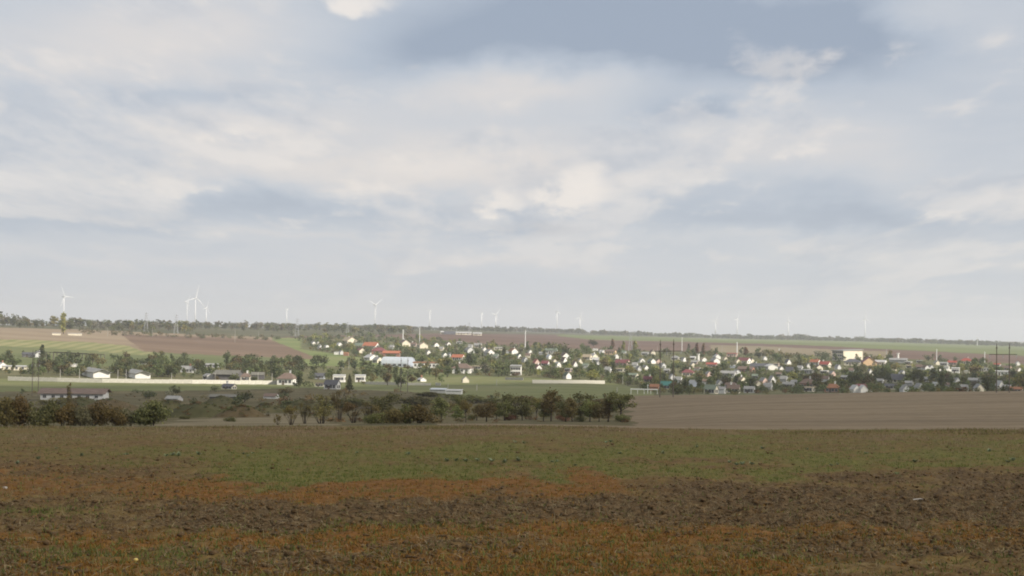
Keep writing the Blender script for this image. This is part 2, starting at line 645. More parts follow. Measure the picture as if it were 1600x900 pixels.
def grid_faces(nc, nr):
    i = np.arange(nc - 1)[:, None]
    j = np.arange(nr - 1)[None, :]
    a = i * nr + j
    return np.stack([a, a + nr, a + nr + 1, a + 1], -1).reshape(-1, 4)


def near_field_material():
    m = bpy.data.materials.new('weedy_fallow_soil')
    m.use_nodes = True
    k = NT(m.node_tree)
    b = m.node_tree.nodes['Principled BSDF']
    b.inputs['Roughness'].default_value = 0.95
    b.inputs['Specular IOR Level'].default_value = 0.08
    at = k.n('ShaderNodeAttribute', attribute_name='cover')
    sep = k.n('ShaderNodeSeparateColor')
    k.link(at.outputs['Color'], sep.inputs[0])
    rust, soil, green = sep.outputs[0], sep.outputs[1], sep.outputs[2]
    tan = at.outputs['Alpha']
    tc = k.n('ShaderNodeTexCoord')
    o = tc.outputs['Object']
    nf = k.noise(o, 9.0, 6.0, 0.65)
    nm = k.noise(o, 1.1, 6.0, 0.68)
    mp = k.n('ShaderNodeMapping')
    mp.inputs['Scale'].default_value = (1.0, 0.35, 1.0)
    k.link(o, mp.inputs[0])
    ns = k.noise(mp.outputs[0], 3.5, 6.0, 0.7)
    base = k.mix(k.smooth(nm, 0.35, 0.65), (0.115, 0.068, 0.026), (0.175, 0.118, 0.042))

    def part(w, c0, c1, prev, lo=0.12, hi=0.88):
        f = k.smooth(k.m('ADD', w, k.m('MULTIPLY', k.m('SUBTRACT', ns, 0.5), 1.6)), lo, hi)
        return k.mix(f, prev, k.mix(k.smooth(nf, 0.3, 0.7), c0, c1))

    c = part(tan, (0.14, 0.10, 0.05), (0.20, 0.15, 0.08), base)
    c = part(green, (0.10, 0.098, 0.024), (0.165, 0.148, 0.040), c)
    c = part(rust, (0.142, 0.067, 0.019), (0.222, 0.103, 0.028), c)
    c = part(soil, (0.062, 0.040, 0.018), (0.142, 0.089, 0.042), c)
    # dark crumbs and pale chaff
    nn = k.noise(o, 26.0, 3.0, 0.6)
    nk = k.noise(o, 6.0, 5.0, 0.72)
    c = k.mix(k.m('MULTIPLY', k.smooth(nk, 0.50, 0.36), 0.6), c, k.mix(1.0, c, (0.42, 0.38, 0.34), 'MULTIPLY'))
    c = k.mix(k.m('MULTIPLY', k.smooth(nk, 0.54, 0.68), 0.4), c, (0.24, 0.175, 0.095))
    c = k.mix(k.m('MULTIPLY', k.smooth(nn, 0.60, 0.72), 0.45), c, (0.26, 0.20, 0.12))
    c = k.mix(k.m('MULTIPLY', k.smooth(nn, 0.42, 0.30), 0.55), c, (0.028, 0.019, 0.013))
    k.link(c, b.inputs['Base Color'])
    bp = k.n('ShaderNodeBump')
    bp.inputs['Strength'].default_value = 0.7
    bp.inputs['Distance'].default_value = 0.03
    k.link(nn, bp.inputs['Height'])
    k.link(bp.outputs[0], b.inputs['Normal'])
    MATS['weedy_fallow_soil'] = m
    return m


near_mat = near_field_material()
me = new_mesh('fallow_field', np.stack([X, Y, Z], 1), grid_faces(nc, nr), [near_mat], smooth=True)
ca = me.color_attributes.new('cover', 'FLOAT_COLOR', 'POINT')
ca.data.foreach_set('color', cov.astype(np.float32).ravel())
near_field = link('fallow_field', me)
tag(near_field, 'rust brown fallow field with bands of weeds and bare soil', kind='structure')


# ------------------------------------------------------------------ ground beyond the near field, split into its fields
def ip(px, xs, vs):
    return np.interp(px, xs, vs)


def v_top(px):
    return ip(px, [400, 480, 560, 700, 800, 960, 1100, 1300, 1600], [527, 528, 526, 532, 541, 547, 550, 556, 568])


def v_bot(px):
    return ip(px, [430, 480, 560, 620, 700, 780, 850, 960, 1020, 1060, 1600], [538, 547, 558, 573, 585, 589, 591, 599, 612, 700, 700])


REG = ['scrubland', 'stubble_field', 'valley_pasture', 'farmstead_ground', 'hillside_meadow', 'striped_field', 'tan_field', 'ploughed_hill_field',
       'village_ground', 'plateau_ploughland', 'plateau_green_field', 'plateau_tan_field', 'far_land', 'dry_grass_patch', 'bright_slope']


def region(px, py, d):
    r = np.zeros(len(px), int)
    R = {n: i for i, n in enumerate(REG)}
    stub = (d < 392) & (px > 978 - (660 - py) * 0.12)
    stub |= (d < 105) & (px > 690)
    far = d >= 392
    scrub_top = ip(px, [0, 250, 480, 640, 720, 985], [612, 611, 606, 612, 622, 625])
    r[(far) & (py < scrub_top)] = R['valley_pasture']
    left = far & (px < 640)
    r[left & (py < 592 + px * 0.012) & (px < 560)] = R['farmstead_ground']
    r[left & (py < 572) & (px < 600)] = R['hillside_meadow']
    r[left & (py < ip(px, [430, 520, 600], [570, 572, 578])) & (px > 430)] = R['bright_slope']
    tan_top = ip(px, [0, 130, 200, 260, 420, 520], [511.5, 515, 518, 521, 527, 528])
    meadow_top = ip(px, [0, 130, 235, 300, 480, 560], [541, 547, 556, 555, 562, 545])
    stripe_top = ip(px, [0, 130, 200, 240], [530, 534, 540, 556])
    diag = 195 + (py - 527) * 1.4
    r[left & (px < 245) & (py < meadow_top) & (px < diag + 22)] = R['striped_field']
    r[left & (px < diag) & (py < stripe_top)] = R['tan_field']
    br_top = ip(px, [180, 250, 420, 500], [523, 524, 530, 561])
    br_bot = ip(px, [180, 250, 480, 500], [546, 551, 561, 561])
    r[left & (px >= diag) & (py < br_bot) & (py > br_top)] = R['ploughed_hill_field']
    r[left & (px >= diag) & (py <= br_top) & (px < 425)] = R['tan_field']
    r[left & (py < tan_top)] = R['far_land']
    vil = far & (px > 470) & (py > v_top(px)) & (py < v_bot(px))
    r[vil] = R['village_ground']
    pl = far & (px > 425) & (py <= v_top(px))
    r[pl] = R['plateau_ploughland']
    r[pl & (px > 1110) & (py > ip(px, [1110, 1190, 1300, 1400], [539, 541, 546, 550]))& (px < 1390)] = R['plateau_tan_field']
    gb = ip(px, [860, 920, 1190, 1300, 1330, 1600], [523.5, 530.5, 537, 541, 543, 556])
    r[pl & (px > 870) & (py < gb)] = R['plateau_green_field']
    fl = ip(px, [425, 480, 700, 900, 1140, 1330, 1600], [527, 525, 521, 523.5, 529.5, 533, 541])
    r[pl & (py < fl)] = R['far_land']
    r[d > 4300] = R['far_land']
    dry = (d < 330) & (d > 100) & (py > ip(px, [240, 330, 400, 470, 520], [664, 652, 648, 647, 660])) & (px > 240) & (px < 520)
    r[dry] = R['dry_grass_patch']
    r[stub] = R['stubble_field']
    return r


def field_material(name, stops, n_scale, stretch=(1, 1, 1), rot=0.0, wave=None, fine=0.25):
    m = bpy.data.materials.new(name)
    m.use_nodes = True
    k = NT(m.node_tree)
    b = m.node_tree.nodes['Principled BSDF']
    b.inputs['Roughness'].default_value = 1.0
    b.inputs['Specular IOR Level'].default_value = 0.05
    tc = k.n('ShaderNodeTexCoord')
    mp = k.n('ShaderNodeMapping')
    mp.inputs['Rotation'].default_value = (0, 0, rot)
    k.link(tc.outputs['Object'], mp.inputs[0])
    mp2 = k.n('ShaderNodeMapping')
    mp2.inputs['Scale'].default_value = stretch
    k.link(mp.outputs[0], mp2.inputs[0])
    f = k.noise(mp2.outputs[0], n_scale, 6.0, 0.6)
    f2 = k.noise(tc.outputs['Object'], 0.55, 5.0, 0.7)
    f = k.m('ADD', f, k.m('MULTIPLY', k.m('SUBTRACT', f2, 0.5), fine))
    if wave:
        w = k.n('ShaderNodeTexWave')
        w.bands_direction = 'X'
        w.inputs['Scale'].default_value = wave[0]
        w.inputs['Distortion'].default_value = wave[2]
        w.inputs['Detail'].default_value = 2.0
        k.link(mp.outputs[0], w.inputs['Vector'])
        f = k.m('ADD', f, k.m('MULTIPLY', k.m('SUBTRACT', w.outputs['Fac'], 0.5), wave[1]))
    c = k.ramp(f, stops)
    k.link(c, b.inputs['Base Color'])
    MATS[name] = m
    return m


REGMAT = {
    'scrubland': field_material('scrub_grass', [(0.3, (0.066, 0.06, 0.030)), (0.5, (0.105, 0.09, 0.045)), (0.7, (0.18, 0.145, 0.08))], 0.10),
    'stubble_field': field_material('stubble', [(0.28, (0.135, 0.100, 0.063)), (0.5, (0.195, 0.149, 0.095)), (0.74, (0.265, 0.210, 0.138))], 0.5, (0.03, 0.6, 1), 0.02, None, 0.6),
    'valley_pasture': field_material('pasture_grass', [(0.25, (0.10, 0.115, 0.045)), (0.5, (0.155, 0.165, 0.068)), (0.75, (0.21, 0.20, 0.10))], 0.03, (0.5, 1, 1)),
    'farmstead_ground': field_material('yard_grass', [(0.25, (0.085, 0.085, 0.04)), (0.5, (0.13, 0.125, 0.06)), (0.75, (0.20, 0.175, 0.10))], 0.05),
    'hillside_meadow': field_material('meadow_grass', [(0.25, (0.10, 0.115, 0.05)), (0.5, (0.135, 0.15, 0.065)), (0.75, (0.19, 0.19, 0.09))], 0.012, (0.4, 1, 1)),
    'striped_field': field_material('striped_crop', [(0.2, (0.15, 0.165, 0.068)), (0.45, (0.19, 0.20, 0.082)), (0.62, (0.27, 0.25, 0.12)), (0.8, (0.32, 0.285, 0.15))], 0.01, (1, 1, 1), -0.12, (0.030, 0.22, 1.6)),
    'tan_field': field_material('pale_ploughland', [(0.25, (0.20, 0.15, 0.10)), (0.5, (0.26, 0.197, 0.132)), (0.75, (0.31, 0.245, 0.165))], 0.01, (0.3, 1, 1)),
    'ploughed_hill_field': field_material('red_brown_ploughland', [(0.25, (0.13, 0.086, 0.058)), (0.5, (0.175, 0.119, 0.081)), (0.78, (0.24, 0.175, 0.118))], 0.014, (0.12, 1, 1), 0.1),
    'village_ground': field_material('garden_ground', [(0.25, (0.07, 0.08, 0.035)), (0.5, (0.12, 0.12, 0.055)), (0.75, (0.22, 0.19, 0.11))], 0.05),
    'plateau_ploughland': field_material('dark_ploughland', [(0.25, (0.105, 0.066, 0.052)), (0.5, (0.14, 0.092, 0.07)), (0.78, (0.20, 0.14, 0.105))], 0.006, (0.15, 1, 1)),
    'plateau_green_field': field_material('winter_crop', [(0.25, (0.10, 0.125, 0.05)), (0.5, (0.15, 0.175, 0.07)), (0.75, (0.22, 0.22, 0.11))], 0.005, (0.2, 1, 1)),
    'plateau_tan_field': field_material('dry_stubble', [(0.25, (0.17, 0.135, 0.085)), (0.5, (0.22, 0.18, 0.115)), (0.75, (0.28, 0.23, 0.15))], 0.006, (0.2, 1, 1)),
    'far_land': field_material('far_ground', [(0.25, (0.07, 0.072, 0.04)), (0.5, (0.10, 0.098, 0.055)), (0.75, (0.15, 0.13, 0.08))], 0.01),
    'dry_grass_patch': field_material('dry_grass', [(0.3, (0.11, 0.09, 0.05)), (0.5, (0.18, 0.148, 0.088)), (0.72, (0.25, 0.21, 0.135))], 0.15, (0.5, 1, 1)),
    'bright_slope': field_material('slope_grass', [(0.25, (0.12, 0.155, 0.05)), (0.5, (0.175, 0.205, 0.075)), (0.75, (0.25, 0.225, 0.12))], 0.015, (0.4, 1, 1)),
}
REGLABEL = {
    'scrubland': 'dry olive brown scrubland in the valley bottom', 'stubble_field': 'bare brown stubble field with faint drill lines',
    'valley_pasture': 'green pasture strip across the valley', 'farmstead_ground': 'grassy yard ground around the farm sheds',
    'hillside_meadow': 'grey green meadow under the hillside fields', 'striped_field': 'green field with pale yellow stripes on the hillside',
    'tan_field': 'pale tan ploughed field under the hilltop trees', 'ploughed_hill_field': 'red brown ploughed field on the hillside',
    'village_ground': 'gardens and lanes under the village houses', 'plateau_ploughland': 'dark brown ploughland above the village',
    'plateau_green_field': 'long green field below the horizon trees', 'plateau_tan_field': 'pale dry stubble strip above the village',
    'far_land': 'distant plateau land out to the horizon', 'dry_grass_patch': 'pale dry grass patch beside the bare shrubs',
    'bright_slope': 'sunlit green slope beside the village edge'}

pxs = np.concatenate([np.linspace(-420, -62, 40), np.arange(-60, 1661, 2.6), np.linspace(1663, 2020, 40)])
azs = px_to_az(pxs)
df = np.concatenate([np.exp(np.linspace(math.log(90.0), math.log(2700.0), 330)), np.exp(np.linspace(math.log(2740.0), math.log(14500.0), 46))])
A, D = np.meshgrid(azs, df, indexing='ij')
X = (np.sin(A) * D).ravel()
Y = (np.cos(A) * D).ravel()
Z = zg(X, Y)
V = np.stack([X, Y, Z], 1)
# the near edge tucks under the near field
V[:, 2] -= 0.10 * (1 - sstep(D.ravel(), 91.5, 93.0))
nc, nr = len(azs), len(df)
F = grid_faces(nc, nr)
C = V[F].mean(1)
cpx, cpy = project(C)
cd = np.hypot(C[:, 0], C[:, 1])
nz = fbm(C[:, 0] / 12.0, C[:, 1] / 12.0, 2, 21) - 0.5
rid = region(np.clip(cpx + nz * (5.0 + 60.0 * (1 - sstep(cd, 150, 450))), -400, 2000), cpy + nz * (1.2 + 8.0 * (1 - sstep(cd, 200, 450))), cd)
for i, nm in enumerate(REG):
    f = F[rid == i]
    if not len(f):
        continue
    used, inv = np.unique(f, return_inverse=True)
    me = new_mesh(nm, V[used], inv.reshape(-1, 4), [REGMAT[nm]], smooth=True)
    tag(link(nm, me), REGLABEL[nm], kind='structure')

# land all round, behind and beside the camera
aa = np.concatenate([np.linspace(px_to_az(np.array([2015.0]))[0], math.pi, 40), np.linspace(-math.pi, px_to_az(np.array([-415.0]))[0], 40)])
aa = np.unwrap(aa)
dd2 = np.exp(np.linspace(math.log(1.0), math.log(14500.0), 90))
A, D = np.meshgrid(aa, dd2, indexing='ij')
X, Y = (np.sin(A) * D).ravel(), (np.cos(A) * D).ravel()
Z = zg(X, Y) - 0.02 - 0.5 * (1 - sstep(np.hypot(X, Y), 88.0, 95.0))
surround = link('surrounding_land', new_mesh('surrounding_land', np.stack([X, Y, Z], 1), grid_faces(len(aa), len(dd2)), [REGMAT['scrubland']], smooth=True))
tag(surround, 'fallow land around and behind the viewpoint', kind='structure')
dn2 = np.linspace(0.6, NEAR0 + 0.25, 16)
A, D = np.meshgrid(np.linspace(-math.pi, math.pi, 120), dn2, indexing='ij')
X, Y = (np.sin(A) * D).ravel(), (np.cos(A) * D).ravel()
me = new_mesh('field_underfoot', np.stack([X, Y, zg0(X, Y) - 0.06], 1), grid_faces(120, len(dn2)), [near_mat], smooth=True)
c2 = me.color_attributes.new('cover', 'FLOAT_COLOR', 'POINT')
c2.data.foreach_set('color', field_cover(X, Y).astype(np.float32).ravel())
tag(link('field_underfoot', me), 'fallow field under the viewpoint', kind='structure')


# ------------------------------------------------------------------ trees and shrubs
BARK = material('bark', (0.085, 0.068, 0.05), (0.05, 0.04, 0.03), 6.0)
L_DARK = leaf_material('dark_leaves', [(0.065, 0.081, 0.040), (0.106, 0.119, 0.056), (0.153, 0.151, 0.076)], transl=0.35)
L_GREEN = leaf_material('green_leaves', [(0.091, 0.110, 0.046), (0.137, 0.158, 0.065), (0.194, 0.197, 0.085)], transl=0.35)
L_BRIGHT = leaf_material('yellow_green_leaves', [(0.156, 0.164, 0.053), (0.241, 0.231, 0.076), (0.326, 0.275, 0.102)], transl=0.35)
L_OLIVE = leaf_material('olive_leaves', [(0.096, 0.090, 0.044), (0.156, 0.134, 0.063), (0.233, 0.181, 0.086)], transl=0.35)
L_RUST = leaf_material('rusty_leaves', [(0.127, 0.092, 0.050), (0.200, 0.132, 0.065), (0.265, 0.176, 0.091)], transl=0.35)
L_WINE = leaf_material('wine_leaves', [(0.102, 0.051, 0.044), (0.156, 0.077, 0.065), (0.202, 0.111, 0.085)], transl=0.35)
L_GREY = leaf_material('grey_green_leaves', [(0.122, 0.122, 0.080), (0.179, 0.172, 0.116), (0.257, 0.231, 0.163)], transl=0.35)
LEAF = [L_DARK, L_GREEN, L_BRIGHT, L_OLIVE, L_RUST, L_WINE, L_GREY]
LEAF += [leaf_material('lifted_dark_leaves', [(0.090, 0.096, 0.040), (0.149, 0.151, 0.065), (0.232, 0.218, 0.096)], transl=0.4),  # near-tree palette copies: veiling haze and softer shade put into the leaf colour
         leaf_material('lifted_green_leaves', [(0.101, 0.113, 0.042), (0.172, 0.183, 0.067), (0.254, 0.241, 0.099)], transl=0.4),
         L_BRIGHT,
         leaf_material('lifted_olive_leaves', [(0.113, 0.102, 0.042), (0.187, 0.160, 0.065), (0.269, 0.218, 0.089)], transl=0.4),
         leaf_material('lifted_rusty_leaves', [(0.121, 0.099, 0.040), (0.190, 0.151, 0.059), (0.253, 0.193, 0.078)], transl=0.4),
         leaf_material('lifted_wine_leaves', [(0.128, 0.065, 0.045), (0.194, 0.099, 0.065), (0.239, 0.139, 0.081)], transl=0.4),
         leaf_material('lifted_grey_leaves', [(0.135, 0.134, 0.071), (0.202, 0.193, 0.105), (0.284, 0.254, 0.142)], transl=0.4)]


def unit(v):
    return v / np.maximum(np.linalg.norm(v, axis=1, keepdims=True), 1e-9)


def leaves(rg, centers, normals, size):
    """one quad per leaf cluster, facing roughly its normal"""
    n = len(centers)
    nn = unit(normals + rg.normal(0, 0.75, (n, 3)))
    t = unit(np.cross(nn, rg.normal(0, 1, (n, 3))))
    b = np.cross(nn, t)
    s = size * rg.uniform(0.55, 1.35, (n, 1))
    w = s * rg.uniform(0.55, 0.95, (n, 1))
    V = np.stack([centers - t * s, centers - b * w, centers + t * s, centers + b * w], 1).reshape(-1, 3)
    return V, np.arange(4 * n).reshape(-1, 4)


def crown_points(rg, n, lobes):
    L = np.array(lobes)
    vol = L[:, 3] * L[:, 4] * L[:, 5]
    w = vol ** 0.7
    k = rg.choice(len(L), n, p=w / w.sum())
    dirs = unit(rg.normal(0, 1, (n, 3)))
    r = rg.uniform(0.25, 1.0, (n, 1)) ** 0.6
    r = np.where(rg.uniform(0, 1, (n, 1)) < 0.16, rg.uniform(1.0, 1.45, (n, 1)), r)
    P = L[k, :3] + dirs * r * L[k, 3:6]
    return P, dirs


def make_tree(seed, kind, n=260, leaf=0.055):
    """unit-height tree: returns trunk mesh (V, F) and crown mesh (V, F)"""
    rg = np.random.default_rng(seed)
    rnd = random.Random(seed)
    mb = MB()
    lobes = []
    if kind == 'round':
        for i in range(14):
            a = rnd.uniform(0, 6.28)
            r = rnd.uniform(0.05, 0.32)
            s = rnd.uniform(0.09, 0.19)
            lobes.append((math.cos(a) * r, math.sin(a) * r, rnd.uniform(0.30, 0.84) - r * 0.2, s * 1.2, s * 1.15, s * 0.85))
        th = 0.5
    elif kind == 'tall':
        for i in range(9):
            a = rnd.uniform(0, 6.28)
            r = rnd.uniform(0.0, 0.13)
            s = rnd.uniform(0.11, 0.17)
            lobes.append((math.cos(a) * r, math.sin(a) * r, 0.25 + 0.62 * i / 8.0, s, s, s * 1.1))
        th = 0.5
    elif kind == 'poplar':
        for i in range(10):
            s = 0.085 * (1.1 - abs(i / 9.0 - 0.4))
            lobes.append((rnd.uniform(-0.02, 0.02), rnd.uniform(-0.02, 0.02), 0.12 + 0.80 * i / 9.0, s, s, s * 1.4))
        th = 0.8
    elif kind == 'spruce':
        for i in range(9):
            s = 0.24 * (1.0 - i / 9.5)
            lobes.append((0, 0, 0.12 + 0.80 * i / 8.0, s, s, 0.07))
        th = 0.9
    elif kind == 'bush':
        for i in range(11):
            a = rnd.uniform(0, 6.28)
            r = rnd.uniform(0.05, 0.50)
            s = rnd.uniform(0.18, 0.30)
            lobes.append((math.cos(a) * r, math.sin(a) * r, rnd.uniform(0.22, 0.72) * (1.05 - r * 0.55), s * 1.1, s * 1.1, s * 0.8))
        th = 0.35
    elif kind == 'open':
        for i in range(13):
            a = i * 2.4 + rnd.uniform(-0.4, 0.4)
            r = rnd.uniform(0.08, 0.36)
            s = rnd.uniform(0.09, 0.16)
            lobes.append((math.cos(a) * r, math.sin(a) * r, rnd.uniform(0.42, 0.90), s * 1.25, s * 1.25, s * 0.8))
        th = 0.55
    elif kind == 'bare':
        for i in range(8):
            a = rnd.uniform(0, 6.28)
            r = rnd.uniform(0.05, 0.36)
            lobes.append((math.cos(a) * r, math.sin(a) * r, rnd.uniform(0.35, 0.9), 0.14, 0.14, 0.12))
        th = 0.3
    tr = {'round': 0.028, 'tall': 0.024, 'poplar': 0.016, 'spruce': 0.02, 'bush': 0.02, 'open': 0.032, 'bare': 0.016}[kind]
    lean = (rnd.uniform(-0.04, 0.04), rnd.uniform(-0.04, 0.04))
    top = (lean[0], lean[1], th)
    if kind in ('bush', 'bare'):
        stems = 6 if kind == 'bush' else 13
        for i in range(stems):
            a = i * 2.4 + rnd.uniform(-0.3, 0.3)
            r = rnd.uniform(0.06, 0.40)
            hh = rnd.uniform(0.5, 0.98) if kind == 'bare' else rnd.uniform(0.3, 0.6)
            p0 = (math.cos(a) * 0.04, math.sin(a) * 0.04, -0.03)
            p1 = (math.cos(a) * r * 0.45, math.sin(a) * r * 0.45, hh * 0.5)
            p2 = (math.cos(a) * r, math.sin(a) * r, hh)
            mb.tube(p0, p1, tr * 0.7, tr * 0.45, 5)
            mb.tube(p1, p2, tr * 0.45, tr * 0.12, 4)
            if kind == 'bare':
                for q in range(6):
                    t = rnd.uniform(0.2, 1.0)
                    s0 = [p1[c] + (p2[c] - p1[c]) * t for c in range(3)]
                    e = (s0[0] + rnd.uniform(-0.16, 0.16), s0[1] + rnd.uniform(-0.16, 0.16), s0[2] + rnd.uniform(0.05, 0.22))
                    mb.tube(s0, e, tr * 0.22, tr * 0.08, 3)
    else:
        mb.tube((0, 0, -0.03), (lean[0] * 0.5, lean[1] * 0.5, th * 0.55), tr, tr * 0.8, 7)
        mb.tube((lean[0] * 0.5, lean[1] * 0.5, th * 0.55), top, tr * 0.8, tr * 0.5, 6)
        for lb in lobes:
            z0 = min(th * rnd.uniform(0.55, 0.95), lb[2])
            mb.tube((lean[0] * z0 / th, lean[1] * z0 / th, z0), lb[:3], tr * 0.42, tr * 0.14, 4)
    P, N = crown_points(rg, n, lobes)
    if kind == 'spruce':
        N = N * np.array([1, 1, 0.4])
    keep = P[:, 2] > (0.02 if kind in ('bush', 'bare') else 0.12)
    cv, cf = leaves(rg, P[keep], N[keep], leaf)
    return (mb.V, mb.F), (cv, cf)


TREE_CACHE = {}


def tree_meshes(kind, var, li, n, leaf):
    key = (kind, var, li, n)
    if key not in TREE_CACHE:
        (tv, tf), (cv, cf) = make_tree(hash((kind == 'round', len(kind), var)) % 9999 + var * 31 + n, kind, n, leaf)
        TREE_CACHE[key] = (new_mesh('trunk', tv, tf, [BARK], smooth=True), new_mesh('crown', cv, cf, [LEAF[li]]), (cv, cf), (tv, tf))
    return TREE_CACHE[key]


def put_tree(name, kind, var, li, loc, h, w, label, group, cat='tree', n=260, leaf=0.055, rz=None, trunk_name='trunk', crown_name='crown'):
    nat = {'round': 0.86, 'tall': 0.46, 'poplar': 0.2, 'spruce': 0.48, 'bush': 1.25, 'open': 0.92, 'bare': 0.85}[kind]
    sx = w / nat
    tm, cm, _, _ = tree_meshes(kind, var, li, n, leaf)
    o = empty(name, loc, rz if rz is not None else random.uniform(0, 6.28), (sx, sx, h))
    link(trunk_name, tm, o)
    link(crown_name, cm, o)
    return tag(o, label, cat, group)


random.seed(11)
RG = np.random.default_rng(5)

# row of small trees and shrubs between the fallow field and the valley: (px, base py, height px, width px, kind, leaf, words)
NEAR_TREES = [
    (970, 659, 54, 46, 'open', 0, 'open-crowned dark tree at the end of the tree row by the stubble field'),
    (950, 659, 42, 26, 'tall', 3, 'slim olive tree beside the end tree of the row'),
    (936, 659, 34, 24, 'round', 3, 'small brownish tree two places in from the row end'),
    (908, 658, 50, 52, 'round', 0, 'broad dark green tree, widest of the tree row'),
    (884, 659, 40, 34, 'round', 0, 'dark tree leaning on the broad tree of the row'),
    (861, 658, 54, 40, 'round', 3, 'tall tree with a bare straight trunk in the middle of the row'),
    (838, 656, 36, 26, 'open', 3, 'thin see-through tree left of the bare-trunked tree'),
    (822, 655, 34, 22, 'tall', 1, 'small upright green tree among thin trunks of the row'),
    (800, 656, 50, 40, 'round', 0, 'dense dark tree above a wine-red bush'),
    (776, 656, 32, 26, 'round', 1, 'low round green tree beside the dense dark tree'),
    (760, 659, 36, 34, 'round', 3, 'spreading olive tree on a single thin trunk'),
    (728, 660, 40, 20, 'open', 4, 'thin reddish tree standing alone at the gap of the row'),
    (716, 652, 34, 16, 'tall', 0, 'dark narrow tree behind the thin reddish tree'),
    (690, 660, 44, 40, 'round', 0, 'bushy dark tree at the start of the tree row'),
    (655, 663, 34, 64, 'bush', 3, 'wide olive green bush at the field edge'),
    (618, 662, 30, 50, 'bush', 3, 'brownish bush next to the wide olive bush'),
    (602, 652, 46, 46, 'round', 0, 'large dark tree behind the brownish bush'),
    (578, 660, 34, 40, 'bare', 3, 'thinly leaved shrub under the large dark tree'),
    (552, 661, 34, 36, 'bare', 4, 'half bare shrub with rusty twigs'),
    (530, 659, 50, 30, 'bare', 3, 'tall bare shrub with forked stems'),
    (502, 662, 46, 46, 'bare', 3, 'dense twiggy shrub, broadest of the bare shrubs'),
    (476, 662, 36, 24, 'bare', 3, 'small bare shrub beside the dense twiggy one'),
    (455, 667, 32, 28, 'bare', 4, 'leafless fan-shaped shrub at the field edge'),
    (434, 664, 18, 14, 'bare', 4, 'tiny bare shrub, first of the bare shrubs'),
    (712, 658, 30, 26, 'round', 1, 'low green tree between the bushy dark tree and the thin reddish tree'),
    (745, 657, 28, 26, 'round', 3, 'low olive tree touching the spreading olive tree'),
    (788, 657, 36, 28, 'round', 1, 'green tree tucked against the dense dark tree'),
    (816, 657, 42, 28, 'round', 0, 'dark tree right of the dense dark tree'),
    (849, 658, 36, 28, 'round', 1, 'green tree left of the tall bare-trunked tree'),
    (894, 659, 42, 30, 'round', 3, 'olive tree overlapping the broad dark green tree'),
    (922, 659, 40, 30, 'round', 1, 'green tree right of the broad dark green tree'),
    (638, 662, 38, 44, 'bush', 1, 'green bush between the wide olive and the brownish bush'),
    (592, 662, 24, 44, 'bush', 1, 'low green bush under the large dark tree'),
    (796, 657, 14, 22, 'bush', 5, 'wine-red bush under the dense dark tree'),
    (879, 658, 14, 22, 'bush', 5, 'dark red bush at the foot of the middle trees'),
    (905, 659, 12, 20, 'bush', 0, 'low dark bush under the broad tree'),
    (972, 660, 18, 22, 'bush', 0, 'dark bush under the end tree of the row'),
    (738, 657, 12, 18, 'bush', 0, 'low bush in the gap of the tree row'),
    (672, 620, 9, 40, 'bush', 0, 'dark bush in front of the light blue roof'), (712, 622, 8, 44, 'bush', 1, 'green bush in front of the white shed roof'),
    (352, 628, 8, 50, 'bush', 0, 'dark bush in front of the long dull-roofed shed'), (268, 630, 7, 30, 'bush', 3, 'olive bush in front of the grey cottage'),
    (8, 668, 50, 46, 'bush', 3, 'ochre-green bush cut by the picture edge'),
    (34, 668, 58, 46, 'bush', 4, 'tall rusty bush in the hedge by the picture edge'),
    (66, 668, 52, 56, 'bush', 0, 'dark green bush under the twin poles'),
    (97, 667, 44, 40, 'bush', 4, 'reddish brown bush below the long barn'),
    (126, 666, 36, 40, 'bush', 6, 'grey-green bush below the barn wall'),
    (147, 668, 46, 44, 'bush', 3, 'olive bush beside the grey-green one'),
    (178, 668, 40, 40, 'bush', 4, 'yellowish bush in the middle of the hedge'),
    (204, 667, 34, 36, 'bush', 6, 'pale shrub next to the dark end bush'),
    (238, 666, 44, 52, 'bush', 0, 'very dark bush at the end of the hedge'),
    (107, 650, 52, 10, 'poplar', 3, 'thin upright sapling sticking out of the hedge'),
    (312, 652, 28, 110, 'bush', 0, 'long low dark thicket beside the dry grass'),
    (262, 646, 26, 60, 'bush', 0, 'dark mound-like thicket behind the hedge end'),
    (376, 652, 22, 76, 'bush', 4, 'rust-coloured low thicket in front of the dry grass'),
    (414, 645, 17, 56, 'bush', 3, 'rounded olive thicket right of the rust one'),
    (346, 633, 15, 60, 'bush', 0, 'dark rounded thicket below the grey roofs'),
    (170, 641, 20, 90, 'bush', 4, 'brown thicket spread below the long barn'),
    (96, 632, 12, 60, 'bush', 3, 'olive bush against the wall of the long barn'), (150, 634, 12, 50, 'bush', 0, 'dark bush against the end of the long barn'),
    (128, 636, 18, 60, 'bush', 0, 'dark thicket at the foot of the long barn'),
    (470, 640, 18, 80, 'bush', 3, 'olive thicket behind the bare shrubs'),
    (545, 638, 18, 90, 'bush', 0, 'dark thicket behind the tall bare shrub'),
    (640, 634, 18, 80, 'bush', 0, 'dark thicket behind the wide olive bush'),
    (742, 630, 16, 70, 'bush', 1, 'green thicket behind the thin reddish tree'),
    (700, 640, 14, 70, 'bush', 4, 'reddish dry thicket behind the start of the row'),
    (820, 634, 18, 60, 'bush', 3, 'olive thicket behind the middle of the row'),
    (930, 636, 16, 70, 'bush', 3, 'pale brown thicket behind the end of the row'),
    (288, 655, 8, 14, 'bush', 0, 'tiny dark bush alone on the dry grass'),
    (358, 659, 10, 18, 'bush', 0, 'small dark bush alone at the dry grass edge'),
]
